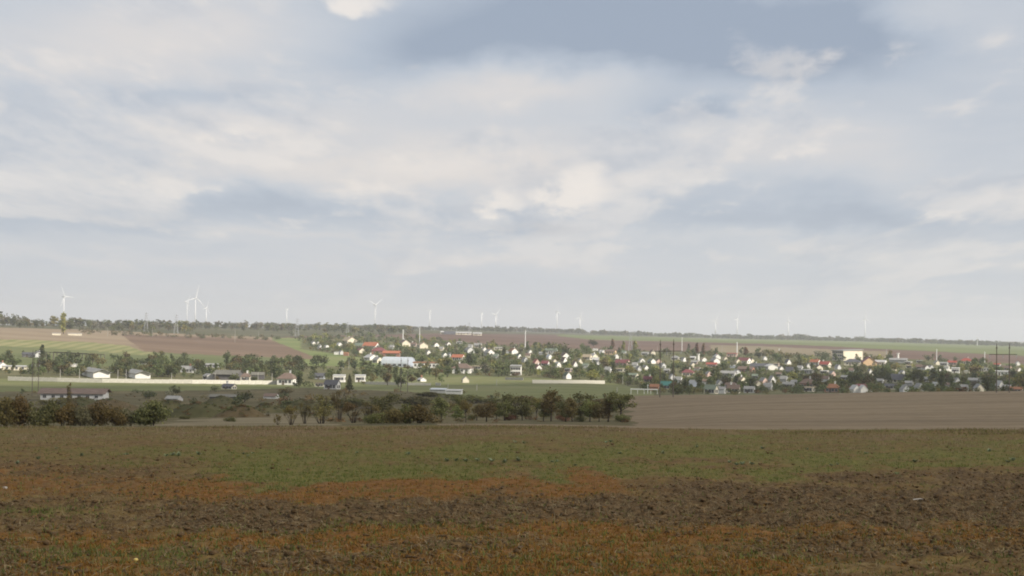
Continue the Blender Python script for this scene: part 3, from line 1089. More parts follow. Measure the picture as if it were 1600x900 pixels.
MOUND_MAT = [field_material('mound_grass', [(0.3, (0.050, 0.050, 0.024)), (0.5, (0.075, 0.071, 0.034)), (0.7, (0.115, 0.10, 0.05))], 0.25),
             field_material('mound_brown_grass', [(0.3, (0.070, 0.055, 0.030)), (0.5, (0.10, 0.075, 0.040)), (0.7, (0.14, 0.108, 0.06))], 0.25)]


def mound(x, y, z, w, h, mat, words, seed):
    """low overgrown heap of earth"""
    nr_, na_ = 26, 60
    r, a_ = np.meshgrid(np.linspace(0, 1, nr_), np.linspace(0, 2 * np.pi, na_), indexing='ij')
    X_ = x + np.cos(a_) * r * w * 0.5
    Y_ = y + np.sin(a_) * r * w * 0.42
    prof = (1 - r ** 2) ** 1.3
    Z_ = zg(X_, Y_) - 0.15 + prof * h * (0.75 + 0.5 * fbm(X_ / (w * 0.25), Y_ / (w * 0.25), 4, seed)) + prof * (fbm(X_ / 1.2, Y_ / 1.2, 3, seed + 5) - 0.4) * 0.6
    o = link('grassy_mound', new_mesh('grassy_mound', np.stack([X_, Y_, Z_], -1).reshape(-1, 3), grid_faces(nr_, na_), [mat], smooth=True))
    return tag(o, words, kind='structure')


for i, (px, py, hp, wp, kind, li, words) in enumerate(NEAR_TREES):
    x, y, z, d = ground_at(px, py, 110.0)
    h, w = hp * d / FPX, wp * d / FPX
    if kind == 'bush' and wp >= 55 and px < 480 and 633 <= py < 656:
        mound(x, y, z, w * 1.3, h * 0.8, MOUND_MAT[1 if li == 4 else 0], words.replace('thicket', 'mound').replace('mound-like mound', 'mound'), i)
        continue
    shrub = kind in ('bush', 'bare')
    nm = 'shrub' if shrub else 'tree'
    n = {'bush': 2200, 'bare': 1100, 'open': 1300, 'round': 1700, 'tall': 1000, 'poplar': 500}[kind]
    lf = {'bush': 0.036, 'bare': 0.022, 'open': 0.026, 'round': 0.028, 'tall': 0.026, 'poplar': 0.02}[kind]
    if kind == 'bush' and wp > hp * 2.2:
        lf *= 1.2
    put_tree(nm, kind, i % 4, li + 7, (x, y, z - 0.05), h, w * 1.12, words, 'trees and shrubs along the field edge', nm, n, lf,
             trunk_name='stems' if shrub else 'trunk', crown_name='foliage' if shrub else 'crown')


# ------------------------------------------------------------------ buildings
WALL = {
    'white': material('white_wall', (0.82, 0.80, 0.75), (0.68, 0.66, 0.61), 0.8),
    'cream': material('cream_wall', (0.74, 0.68, 0.54), (0.60, 0.55, 0.43), 0.8),
    'grey': material('grey_wall', (0.42, 0.42, 0.41), (0.32, 0.32, 0.31), 0.8),
    'pale': material('pale_grey_wall', (0.60, 0.60, 0.58), (0.46, 0.46, 0.45), 0.8),
    'pink': material('pink_wall', (0.60, 0.44, 0.38), (0.48, 0.35, 0.30), 0.8),
    'peach': material('peach_wall', (0.72, 0.50, 0.30), (0.58, 0.40, 0.24), 0.8),
    'yellow': material('yellow_wall', (0.66, 0.58, 0.32), (0.52, 0.46, 0.26), 0.8),
    'brick': material('brick_wall', (0.36, 0.19, 0.13), (0.27, 0.14, 0.10), 1.2),
    'blue': material('bluish_wall', (0.44, 0.48, 0.54), (0.33, 0.36, 0.42), 0.8),
    'dark': material('dark_wall', (0.14, 0.13, 0.13), (0.09, 0.085, 0.085), 0.8),
}
ROOF = {
    'grey': material('grey_slate_roof', (0.34, 0.335, 0.32), (0.22, 0.215, 0.20), 1.0, rough=0.8),
    'slate': material('dark_slate_roof', (0.12, 0.12, 0.13), (0.08, 0.08, 0.085), 1.0, rough=0.7),
    'brown': material('brown_roof', (0.20, 0.145, 0.115), (0.14, 0.10, 0.08), 1.0, rough=0.8),
    'maroon': material('maroon_roof', (0.23, 0.085, 0.085), (0.16, 0.06, 0.06), 1.0, rough=0.6),
    'red': material('red_roof', (0.36, 0.095, 0.07), (0.26, 0.07, 0.052), 1.0, rough=0.6),
    'orange': material('orange_red_roof', (0.46, 0.17, 0.095), (0.34, 0.125, 0.07), 1.0, rough=0.6),
    'teal': material('teal_roof', (0.075, 0.22, 0.19), (0.06, 0.17, 0.15), 1.0, rough=0.5),
    'green': material('grey_green_roof', (0.20, 0.235, 0.18), (0.14, 0.165, 0.125), 1.0, rough=0.8),
    'tan': material('tan_roof', (0.42, 0.34, 0.24), (0.32, 0.26, 0.18), 1.0, rough=0.8),
    'pale': material('pale_roof', (0.55, 0.54, 0.52), (0.43, 0.42, 0.40), 1.0, rough=0.6),
    'silver': material('silver_sheet_roof', (0.56, 0.60, 0.62), (0.46, 0.49, 0.51), 1.0, rough=0.45),
    'dim': material('weathered_roof', (0.19, 0.18, 0.15), (0.13, 0.125, 0.105), 1.0, rough=0.9),
    'rust': material('rusty_roof', (0.33, 0.16, 0.09), (0.22, 0.11, 0.065), 1.0, rough=0.8),
}
GLASS = material('window_glass', (0.035, 0.04, 0.05), (0.02, 0.025, 0.03), 2.0, rough=0.15, spec=0.5)
FRAME = material('window_frame', (0.62, 0.60, 0.56), (0.5, 0.48, 0.45), 2.0)
DOORM = material('door_paint', (0.16, 0.12, 0.09), (0.10, 0.08, 0.06), 2.0)
CONC = material('concrete', (0.50, 0.48, 0.43), (0.36, 0.345, 0.31), 0.7)
WHITEC = material('whitewashed_concrete', (0.60, 0.57, 0.49), (0.45, 0.43, 0.37), 0.7)
WOOD = material('weathered_pole', (0.15, 0.128, 0.105), (0.10, 0.085, 0.07), 3.0)
STEEL = material('grey_steel', (0.42, 0.43, 0.44), (0.34, 0.35, 0.36), 3.0, rough=0.5)
WHITEP = material('white_paint', (0.80, 0.80, 0.78), (0.72, 0.72, 0.70), 2.0, rough=0.5)

# unit houses: ridge along local x, front long wall towards -y, gable end towards +x and -x; footprint 10 x 7, walls 2.8
HL, HW, HH = 5.0, 3.5, 2.8


def win_mesh():
    mb = MB()
    mb.box(-0.70, 0.70, -0.05, 0.02, -0.75, 0.75, 0)
    mb.box(-0.58, -0.04, -0.065, -0.045, -0.62, 0.62, 1)
    mb.box(0.04, 0.58, -0.065, -0.045, -0.62, 0.62, 1)
    return mb.mesh('window', [FRAME, GLASS])


def door_mesh():
    mb = MB()
    mb.box(-0.5, 0.5, -0.06, 0.02, 0.0, 2.05, 0)
    mb.box(-0.35, 0.35, -0.075, -0.055, 1.2, 1.85, 1)
    return mb.mesh('door', [DOORM, GLASS])


WIN, DOOR = win_mesh(), door_mesh()


def gable_wall(rh):
    mb = MB()
    mb.prism([(-HW, -0.3), (HW, -0.3), (HW, HH), (0, HH + rh), (-HW, HH)], -HL, HL)
    V = [(y, x, z) for x, y, z in mb.V]
    return new_mesh('wall', V, [tuple(reversed(f)) for f in mb.F], [None])


def gable_roof(rh):
    mb = MB()
    ov, t, e = 0.45, 0.16, 0.5
    sl = rh / HW
    for s in (-1, 1):
        poly = [(0, HH + rh + 0.02), (s * (HW + ov), HH + 0.02 - sl * ov), (s * (HW + ov), HH + 0.02 - sl * ov + t), (0, HH + rh + 0.02 + t)]
        mb.prism(poly, -HL - e, HL + e)
    V = [(y, x, z) for x, y, z in mb.V]
    return new_mesh('roof', V, mb.F, [None])


def hip_wall():
    mb = MB()
    mb.box(-HL, HL, -HW, HW, -0.3, HH)
    return new_mesh('wall', mb.V, mb.F, [None])


def hip_roof(rh):
    e = 0.5
    V = [(-HL - e, -HW - e, HH), (HL + e, -HW - e, HH), (HL + e, HW + e, HH), (-HL - e, HW + e, HH),
         (-HL - e, -HW - e, HH + 0.16), (HL + e, -HW - e, HH + 0.16), (HL + e, HW + e, HH + 0.16), (-HL - e, HW + e, HH + 0.16),
         (-HL + 3.0, 0, HH + rh), (HL - 3.0, 0, HH + rh)]
    F = [(0, 3, 2, 1), (0, 1, 5, 4), (1, 2, 6, 5), (2, 3, 7, 6), (3, 0, 4, 7), (4, 5, 9, 8), (5, 6, 9), (6, 7, 8, 9), (7, 4, 8)]
    return new_mesh('roof', V, F, [None])


def flat_roof():
    mb = MB()
    mb.prism([(-HW - 0.35, HH), (HW + 0.35, HH + 0.35), (HW + 0.35, HH + 0.55), (-HW - 0.35, HH + 0.2)], -HL - 0.35, HL + 0.35)
    V = [(y, x, z) for x, y, z in mb.V]
    return new_mesh('roof', V, mb.F, [None])


def arch_profile(n=10):
    return [(HW * math.cos(math.pi * i / n), (HH + 1.6) * math.sin(math.pi * i / n) ** 0.8) for i in range(n + 1)]


def arch_wall():
    p = [(x * 0.985, z * 0.985) for x, z in arch_profile()]
    mb = MB()
    mb.prism(p, -HL, HL)
    return new_mesh('wall', [(y, x, z) for x, y, z in mb.V], mb.F, [None])


def arch_roof():
    p = arch_profile()
    q = [(x * 1.02, z * 1.02) for x, z in p]
    mb = MB()
    mb.prism(q + p[::-1], -HL - 0.1, HL + 0.1)
    return new_mesh('roof', [(y, x, z) for x, y, z in mb.V], mb.F, [None])


def chimney_mesh():
    mb = MB()
    mb.box(-0.3, 0.3, -0.3, 0.3, -1.2, 1.0)
    mb.box(-0.38, 0.38, -0.38, 0.38, 1.0, 1.15)
    return new_mesh('chimney', mb.V, mb.F, [None])


HOUSE = {'gable': (gable_wall(2.5), gable_roof(2.5), 2.5), 'steep': (gable_wall(4.0), gable_roof(4.0), 4.0), 'low': (gable_wall(1.5), gable_roof(1.5), 1.5),
         'hip': (hip_wall(), hip_roof(2.7), 2.7), 'flat': (hip_wall(), flat_roof(), 0.35), 'arch': (arch_wall(), arch_roof(), 1.6)}
CHIM = chimney_mesh()


def set_mat(o, m):
    o.material_slots[0].link = 'OBJECT'
    o.material_slots[0].material = m


ALL_HOUSES = []


def put_house(px, py, wp, form, wall, roof, view='side', hp=None, desc=None, name='house', cat='house', yaw=None, dmin=392.0,
              windows=True, chim=None, depth=None, d_fix=None):
    """view: 'side' shows the long wall, 'end' shows the gable end. wp = visible width in photo pixels."""
    if d_fix:
        x, y, z, d = on_ground(px, d_fix)
    else:
        x, y, z, d = ground_at(px, py, dmin)
    az = math.atan2(x, y)
    W = wp * d / FPX
    rnd = random.Random(int(px * 7 + py * 13))
    if view == 'side':
        a = yaw if yaw is not None else rnd.uniform(8, 24)
        L = max(W / (math.cos(math.radians(a)) + 0.45 * math.sin(math.radians(a))), 3.5)
        sx = L / (2 * HL)
        sy = (depth or min(max(0.62 * L, 3.2), 8.5)) / (2 * HW)
        rz = -az - math.radians(a)
    else:
        a = yaw if yaw is not None else rnd.uniform(16, 34)
        Wd = max(W / (math.cos(math.radians(a)) + 0.35 * math.sin(math.radians(a))), 2.8)
        sy = Wd / (2 * HW)
        sx = (depth or min(max(1.3 * Wd, 4.0), 12.0)) / (2 * HL)
        rz = -az - math.radians(90) + math.radians(a)
    wm, rm, rh = HOUSE[form]
    tot = HH + rh
    if hp:
        sz = max(hp * d / FPX, 1.4) / tot
    else:
        sz = min(max(0.55 * (sx + sy) * 1.05, 0.62), 1.15)
    o = empty(name, (x, y, z), rz, (sx, sy, sz))
    w = link('wall', wm, o)
    set_mat(w, WALL[wall] if isinstance(wall, str) else wall)
    r = link('roof', rm, o)
    set_mat(r, ROOF[roof] if isinstance(roof, str) else roof)
    if windows and form != 'arch':
        if wp >= 9:
            spots = [(-3.0, 0), (3.0, 0), (0.6, 0)]
            for wx, _ in spots:
                q = link('window', WIN, o, (wx, -HW - 0.02, 1.55))
                q.scale = (0.85 / max(sx, 0.5), 1, 0.9 / max(sz, 0.6))
            q = link('door', DOOR, o, (-1.2, -HW - 0.02, 0.0))
            q.scale = (0.9 / max(sx, 0.5), 1, 1)
        ends = [-1.5, 1.5] if wp >= 9 else [0.0]
        for wy in ends:
            q = link('window', WIN, o, (HL + 0.02 if view == 'side' else -HL - 0.02, wy, 1.5))
            q.rotation_euler = (0, 0, math.radians(90 if view == 'side' else -90))
            q.scale = (0.85 / max(sy, 0.5), 1, 0.9 / max(sz, 0.6))
        if form == 'steep' and wp >= 8:
            q = link('window', WIN, o, (HL + 0.02 if view == 'side' else -HL - 0.02, 0, HH + 1.0))
            q.rotation_euler = (0, 0, math.radians(90 if view == 'side' else -90))
            q.scale = (0.8 / max(sy, 0.5), 1, 0.8)
    if chim or (chim is None and form in ('gable', 'hip', 'steep') and wp >= 9 and rnd.random() < 0.6):
        c = link('chimney', CHIM, r, (rnd.choice([-2.0, 1.5]), 0.4, HH + rh * 0.95))
        c.scale = (1 / sx, 1 / sy, 1 / sz)
        set_mat(c, WALL['white'] if chim == 'white' else WALL[rnd.choice(['white', 'brick', 'pale'])])
    RN = {'grey': 'grey', 'slate': 'dark slate', 'brown': 'brown', 'maroon': 'maroon', 'red': 'red', 'orange': 'orange-red', 'teal': 'teal', 'green': 'grey-green',
          'tan': 'tan', 'pale': 'pale', 'silver': 'silver', 'rust': 'rusty', 'dim': 'weathered grey'}
    WN = {'pale': 'pale grey', 'blue': 'bluish', 'dark': 'dark'}
    if desc is None:
        size = 'tiny' if wp < 5.5 else 'small' if wp < 9 else 'wide' if wp > 19 else ''
        shape = {'gable': 'gable', 'steep': 'steep', 'low': 'low gable', 'hip': 'hipped', 'flat': 'flat', 'arch': 'arched'}[form]
        kindw = 'shed' if wp < 5.5 else 'house'
        desc = f"{size} {WN.get(wall, wall)} {kindw} with {RN[roof] if isinstance(roof, str) else ''} {shape} roof".strip()
        desc = ' '.join(desc.split())
        auto = True
    else:
        auto = False
    if wp < 5.5 and name == 'house':
        o.name = 'shed'
        cat = 'shed'
    ALL_HOUSES.append(dict(o=o, px=px, py=py, wp=wp, desc=desc, auto=auto, cat=cat, d=d, h=tot * sz))
    tag(o, desc, cat)
    return o, (x, y, z, d), (sx, sy, sz)


def multi_windows(o, scale, rows, cols, x0, x1, z0, dz, face=-1, w=1.0, h=1.0, end=None):
    """a grid of windows on the long front (or on an end wall when end is +1/-1)"""
    sx, sy, sz = scale
    for r in range(rows):
        for c in range(cols):
            t = x0 + (x1 - x0) * (c / max(1, cols - 1))
            if end is None:
                q = link('window', WIN, o, (t, face * (HW + 0.02), z0 + r * dz))
                q.scale = (w / sx, 1, h / sz)
            else:
                q = link('window', WIN, o, (end * (HL + 0.02), t, z0 + r * dz))
                q.rotation_euler = (0, 0, math.radians(90 if end > 0 else -90))
                q.scale = (w / sy, 1, h / sz)


H = put_house
# --- landmark buildings of the village and the valley farm
o, p, s = H(622, 573, 50, 'arch', 'blue', 'silver', 'side', hp=15, yaw=24, windows=False, depth=12, desc='silver arched hangar with a blue-grey end wall', name='hangar', cat='hangar')
multi_windows(o, s, 1, 5, -3.6, 4.0, 0.9, 1, -1, 1.4, 0.9)
o, p, s = H(667, 575, 42, 'flat', 'white', 'rust', 'side', hp=9, yaw=4, windows=False, depth=8, desc='long low white building with a rusty roof edge right of the hangar', name='farm_building', cat='building')
multi_windows(o, s, 1, 7, -4.2, 4.2, 1.5, 1, -1, 1.0, 1.0)
o, p, s = H(806, 586, 17, 'flat', 'white', 'grey', 'side', hp=15, yaw=3, windows=False, depth=8, desc='two-storey white house with a row of four upper windows', name='two_storey_house')
multi_windows(o, s, 2, 4, -3.5, 3.5, 0.8, 1.35, -1, 0.95, 0.95)
o, p, s = H(1324, 563, 38, 'flat', 'cream', 'grey', 'end', hp=16, yaw=44, windows=False, depth=13, desc='three-storey cream apartment block, tallest building of the village', name='apartment_block', cat='building')
multi_windows(o, s, 3, 6, -4.0, 4.0, 0.55, 0.92, -1, 1.1, 1.0)
multi_windows(o, s, 3, 6, -4.0, 4.0, 0.55, 0.92, 1, 1.1, 1.0)
H(723, 583, 30, 'hip', 'white', 'brown', 'side', hp=15, yaw=12, depth=9, chim='white', desc='white house with a brown hipped roof and a white chimney')
H(449, 601, 27, 'hip', 'white', 'brown', 'side', hp=18, yaw=14, depth=8, desc='bright white house with a pointed brown roof at the end of the panel wall')
H(1040, 608, 18, 'gable', 'yellow', 'teal', 'side', hp=12, yaw=10, desc='yellowish house with a teal roof between the two timber poles')
H(1075, 588, 19, 'hip', 'cream', 'maroon', 'side', hp=11, yaw=8, desc='cream house with a row of maroon gables above it')
H(1400, 598, 30, 'steep', 'cream', 'slate', 'side', hp=13, yaw=22, desc='large house with a dark slate roof and a pale gable end')
H(1393, 608, 20, 'low', 'cream', 'slate', 'side', hp=8, yaw=10, desc='low cream outbuilding in front of the large slate-roofed house', name='outbuilding', cat='outbuilding')
H(1144, 557, 15, 'flat', 'red', 'red', 'side', hp=5, yaw=3, depth=8, windows=False, desc='flat bright red canopy beside a white pole', name='canopy', cat='canopy') if False else None
H(1144, 557.5, 16, 'flat', 'pink', 'red', 'side', hp=5.5, yaw=5, depth=10, desc='long low building with a bright red sheet roof beside a white pole')
H(727, 598, 10, 'gable', 'cream', 'grey', 'end', hp=10, yaw=8, desc='cream shed standing alone on the green below the white hipped house', name='shed', cat='shed')
H(1493, 583, 12, 'flat', 'white', 'pale', 'side', hp=8, yaw=4, desc='bright white block at the end of the long white wall')
H(1565, 587, 24, 'flat', 'white', 'pale', 'side', hp=7, yaw=3, depth=7, desc='long white building behind the twin poles by the picture edge', name='farm_building', cat='building')
H(1538, 580, 17, 'flat', 'white', 'grey', 'side', hp=5, yaw=3, desc='low white building left of the twin poles')
H(1404, 567, 26, 'low', 'grey', 'grey', 'side', hp=7, yaw=6, depth=8, windows=False, desc='long grey shed with a white chimney stack behind it', name='farm_building', cat='building')
H(692, 522, 7, 'low', 'cream', 'pale', 'side', hp=4.5, yaw=2, depth=16, desc='first pale farm building on the plateau field', name='farm_building', cat='building')
H(703, 522.5, 18, 'arch', 'dark', 'slate', 'side', hp=5, yaw=2, depth=18, desc='dark arched barn between pale farm buildings on the plateau', name='barn', cat='barn')
H(724, 523, 24, 'low', 'cream', 'pale', 'side', hp=4.5, yaw=2, depth=14, desc='longest pale farm building on the plateau field', name='farm_building', cat='building')
H(746, 524, 13, 'low', 'cream', 'pale', 'side', hp=4.5, yaw=2, depth=14, desc='last pale farm building on the plateau field', name='farm_building', cat='building')
H(88, 523.5, 12, 'flat', 'cream', 'pale', 'side', hp=3, windows=False, yaw=2, depth=9, desc='small white farm shed under the hilltop trees', name='farm_building', cat='building')
H(117, 524, 20, 'flat', 'cream', 'pale', 'side', hp=3, windows=False, yaw=2, depth=9, desc='long white farm shed beside a smaller one under the hilltop trees', name='farm_building', cat='building')
o, p, s = H(117, 625, 96, 'low', 'pale', 'brown', 'side', hp=17, yaw=10, windows=False, depth=10, desc='long pale barn with a brown roof behind the hedge', name='barn', cat='barn')
multi_windows(o, s, 1, 7, -4.3, 4.0, 1.6, 1, -1, 0.7, 0.55)
o, p, s = H(149, 588, 25, 'low', 'white', 'grey', 'end', hp=12, yaw=9, depth=34, desc='white-fronted cowshed with a dark door, left one of the pair behind the wall', name='cowshed', cat='barn', windows=False)
link('door', DOOR, o, (-HL - 0.03, 0, 0)).rotation_euler = (0, 0, -math.pi / 2)
o, p, s = H(215, 589.5, 23, 'low', 'white', 'grey', 'end', hp=11, yaw=8, depth=32, desc='white-fronted cowshed with a dark door, right one of the pair behind the wall', name='cowshed', cat='barn', windows=False)
link('door', DOOR, o, (-HL - 0.03, 0, 0)).rotation_euler = (0, 0, -math.pi / 2)
H(24, 578, 38, 'flat', 'cream', 'pale', 'side', hp=6, yaw=3, depth=8, desc='long cream shed by the picture edge behind the wall', name='farm_building', cat='building')
H(2, 575, 12, 'gable', 'white', 'pale', 'end', hp=8, desc='small white house cut by the picture edge')
H(60, 559, 14, 'gable', 'pale', 'grey', 'end', hp=10, yaw=14, desc='grey gabled shed at the end of the bare frame', name='shed', cat='shed')
H(46, 558, 20, 'low', 'dark', 'slate', 'side', hp=7, desc='dark low shed left of the grey gabled shed', name='shed', cat='shed')
H(326, 593, 13, 'low', 'white', 'grey', 'end', hp=9, yaw=24, desc='white shed with a slanting top behind the panel wall', name='shed', cat='shed')
H(357, 594, 38, 'low', 'dark', 'dim', 'side', hp=15, yaw=14, depth=14, windows=False, desc='large grey-roofed barn with an open dark front', name='barn', cat='barn')  # dark wall colour stands in for the unlit opening
H(384, 595, 15, 'hip', 'cream', 'brown', 'side', hp=12, yaw=8, desc='small cream house with a brown roof against the panel wall')
H(403, 593, 20, 'low', 'dark', 'dim', 'side', hp=11, windows=False, yaw=6, desc='grey-roofed shed between the cream house and the bright white house', name='shed', cat='shed')
H(519, 608, 24, 'gable', 'pale', 'slate', 'side', hp=14, yaw=28, desc='dark-roofed house with a white porch by the spruce')
H(500, 604, 13, 'flat', 'cream', 'brown', 'side', hp=5, desc='low cream building between white house and dark-roofed house', name='outbuilding', cat='outbuilding')
H(530, 597, 19, 'flat', 'white', 'pale', 'side', hp=11, yaw=8, desc='white cube-like house left of the spruce')
H(563, 597, 16, 'flat', 'white', 'pale', 'side', hp=11, yaw=6, desc='white cube-like house right of the spruce')
H(500, 592, 16, 'gable', 'blue', 'slate', 'side', hp=9, desc='dim bluish house behind the low cream building')
H(272, 627, 17, 'gable', 'grey', 'grey', 'side', hp=8, windows=False, yaw=26, desc='grey cottage with a white gable among the valley bushes')
H(358, 608, 20, 'gable', 'cream', 'slate', 'side', hp=8, yaw=30, desc='small cottage with a pale gable on the pasture strip')
H(350, 624, 40, 'low', 'dark', 'dim', 'side', hp=5, windows=False, yaw=6, depth=9, desc='long dull-roofed shed among the valley bushes', name='shed', cat='shed')
H(424, 623, 18, 'gable', 'pale', 'brown', 'side', hp=8, yaw=20, windows=False, desc='pale brown-roofed cottage below the bright white house')
H(685, 614, 24, 'flat', 'grey', 'silver', 'side', hp=5, yaw=4, depth=8, windows=False, desc='low shed with a light blue sheet roof on the valley floor', name='shed', cat='shed')
H(710, 616, 24, 'flat', 'pale', 'pale', 'side', hp=4, yaw=4, depth=7, windows=False, desc='low shed with a white roof beside the light blue one', name='shed', cat='shed')
H(294, 582, 22, 'gable', 'pale', 'grey', 'side', hp=10, yaw=20, desc='grey-roofed house among trees right of the cowsheds')
H(330, 574, 24, 'low', 'grey', 'grey', 'side', hp=6, desc='long dim grey shed above the white shed', name='shed', cat='shed')
H(117, 573, 7, 'flat', 'white', 'pale', 'side', hp=3, desc='tiny white-roofed hut among the trees above the wall', name='shed', cat='shed')
H(223, 569, 6, 'flat', 'white', 'pale', 'side', hp=4, desc='tiny white hut above the right cowshed', name='shed', cat='shed')
H(659, 596, 9, 'gable', 'white', 'pale', 'end', hp=6, desc='small round-topped white hut above the broken wall', name='shed', cat='shed')
H(580, 546, 24, 'gable', 'white', 'orange', 'side', hp=11, yaw=30, desc='white-gabled house under a bright orange-red roof')
H(612, 557.5, 27, 'low', 'brick', 'orange', 'side', hp=9, yaw=10, desc='long low house with a bright orange roof above the hangar')
H(592, 554, 22, 'hip', 'brick', 'maroon', 'side', hp=11, desc='broad house with a dull maroon roof between two orange roofs')
H(564, 552, 12, 'gable', 'cream', 'maroon', 'end', hp=8, desc='cream-gabled house below the orange-red roof')
H(561, 545, 14, 'gable', 'pink', 'green', 'side', hp=9, desc='pink house with a grey-green roof left of the orange roof')
H(546, 538, 18, 'gable', 'cream', 'tan', 'end', hp=11, desc='cream house with a long slanting sunlit roof on the slope top')
H(580, 563, 16, 'gable', 'white', 'pale', 'end', hp=9, desc='white house with a pale roof left of the hangar')
H(590, 567, 11, 'gable', 'cream', 'grey', 'end', hp=9, desc='cream shed touching the end of the hangar', name='shed', cat='shed')
H(632, 541, 14, 'gable', 'cream', 'brown', 'end', hp=10, desc='cream-gabled house under the left white mast')
H(660, 544, 14, 'gable', 'cream', 'tan', 'end', hp=9, desc='cream-gabled house under the tall thin mast')
H(716, 563, 20, 'gable', 'white', 'orange', 'side', hp=9, yaw=26, desc='house with a rust-red roof and a white gable behind the hipped house')
H(746, 577, 18, 'flat', 'cream', 'tan', 'side', hp=5, desc='low cream shed right of the hipped house', name='shed', cat='shed')
H(838, 570, 9, 'steep', 'pink', 'red', 'end', hp=9, desc='small steep house with a bright red roof')
H(882, 561, 14, 'steep', 'white', 'brown', 'end', hp=10, desc='brightest white gable in the middle of the village')
H(1163, 568, 20, 'gable', 'white', 'maroon', 'side', hp=9, yaw=34, desc='white-gabled house with a maroon roof below the red sheet roof')
H(1186, 577, 26, 'gable', 'pale', 'slate', 'side', hp=9, yaw=14, desc='long dark slate roof with a pale gable at its end')
H(1205, 578, 16, 'low', 'white', 'pale', 'end', hp=9, desc='pale double-gabled house at the end of the long slate roof')
H(1274, 570, 16, 'gable', 'white', 'orange', 'side', hp=8, yaw=34, desc='white-gabled house with an orange-red roof')
H(1289, 574, 18, 'gable', 'cream', 'red', 'side', hp=9, yaw=30, desc='cream-gabled house with a crimson roof beside the orange-red one')
H(1332, 571, 25, 'hip', 'cream', 'slate', 'side', hp=10, yaw=6, desc='cream house with three windows below the apartment block')
H(1357, 571, 21, 'steep', 'peach', 'maroon', 'end', hp=13, yaw=10, desc='large peach gable right of the apartment block')
H(1376, 571, 18, 'low', 'white', 'pale', 'side', hp=8, yaw=20, desc='angular white house right of the peach gable')
H(1510, 569, 17, 'hip', 'cream', 'red', 'side', hp=9, yaw=6, desc='cream house with a bright red hipped roof')
H(1488, 571, 13, 'low', 'pink', 'red', 'side', hp=7, yaw=6, desc='house with a dull red roof left of the bright red one')
H(973, 572, 23, 'gable', 'pink', 'maroon', 'side', hp=10, yaw=28, desc='long maroon-roofed house with a pale pink gable')
H(1013, 597, 15, 'gable', 'brick', 'maroon', 'side', hp=9, yaw=10, desc='wine-red roofed house above the teal roof')
H(1345, 612, 32, 'hip', 'white', 'maroon', 'side', hp=12, yaw=12, desc='wide maroon-roofed house with a white gable near the field edge')
H(1301, 613, 24, 'hip', 'brick', 'rust', 'side', hp=13, yaw=10, desc='wide rusty-roofed house near the field edge')
H(1262, 607, 24, 'hip', 'brick', 'brown', 'side', hp=15, yaw=10, desc='big dim brown hipped house near the field edge')
H(1588, 614, 18, 'low', 'brick', 'rust', 'side', hp=9, yaw=10, desc='rusty red roof at the field edge by the picture border')

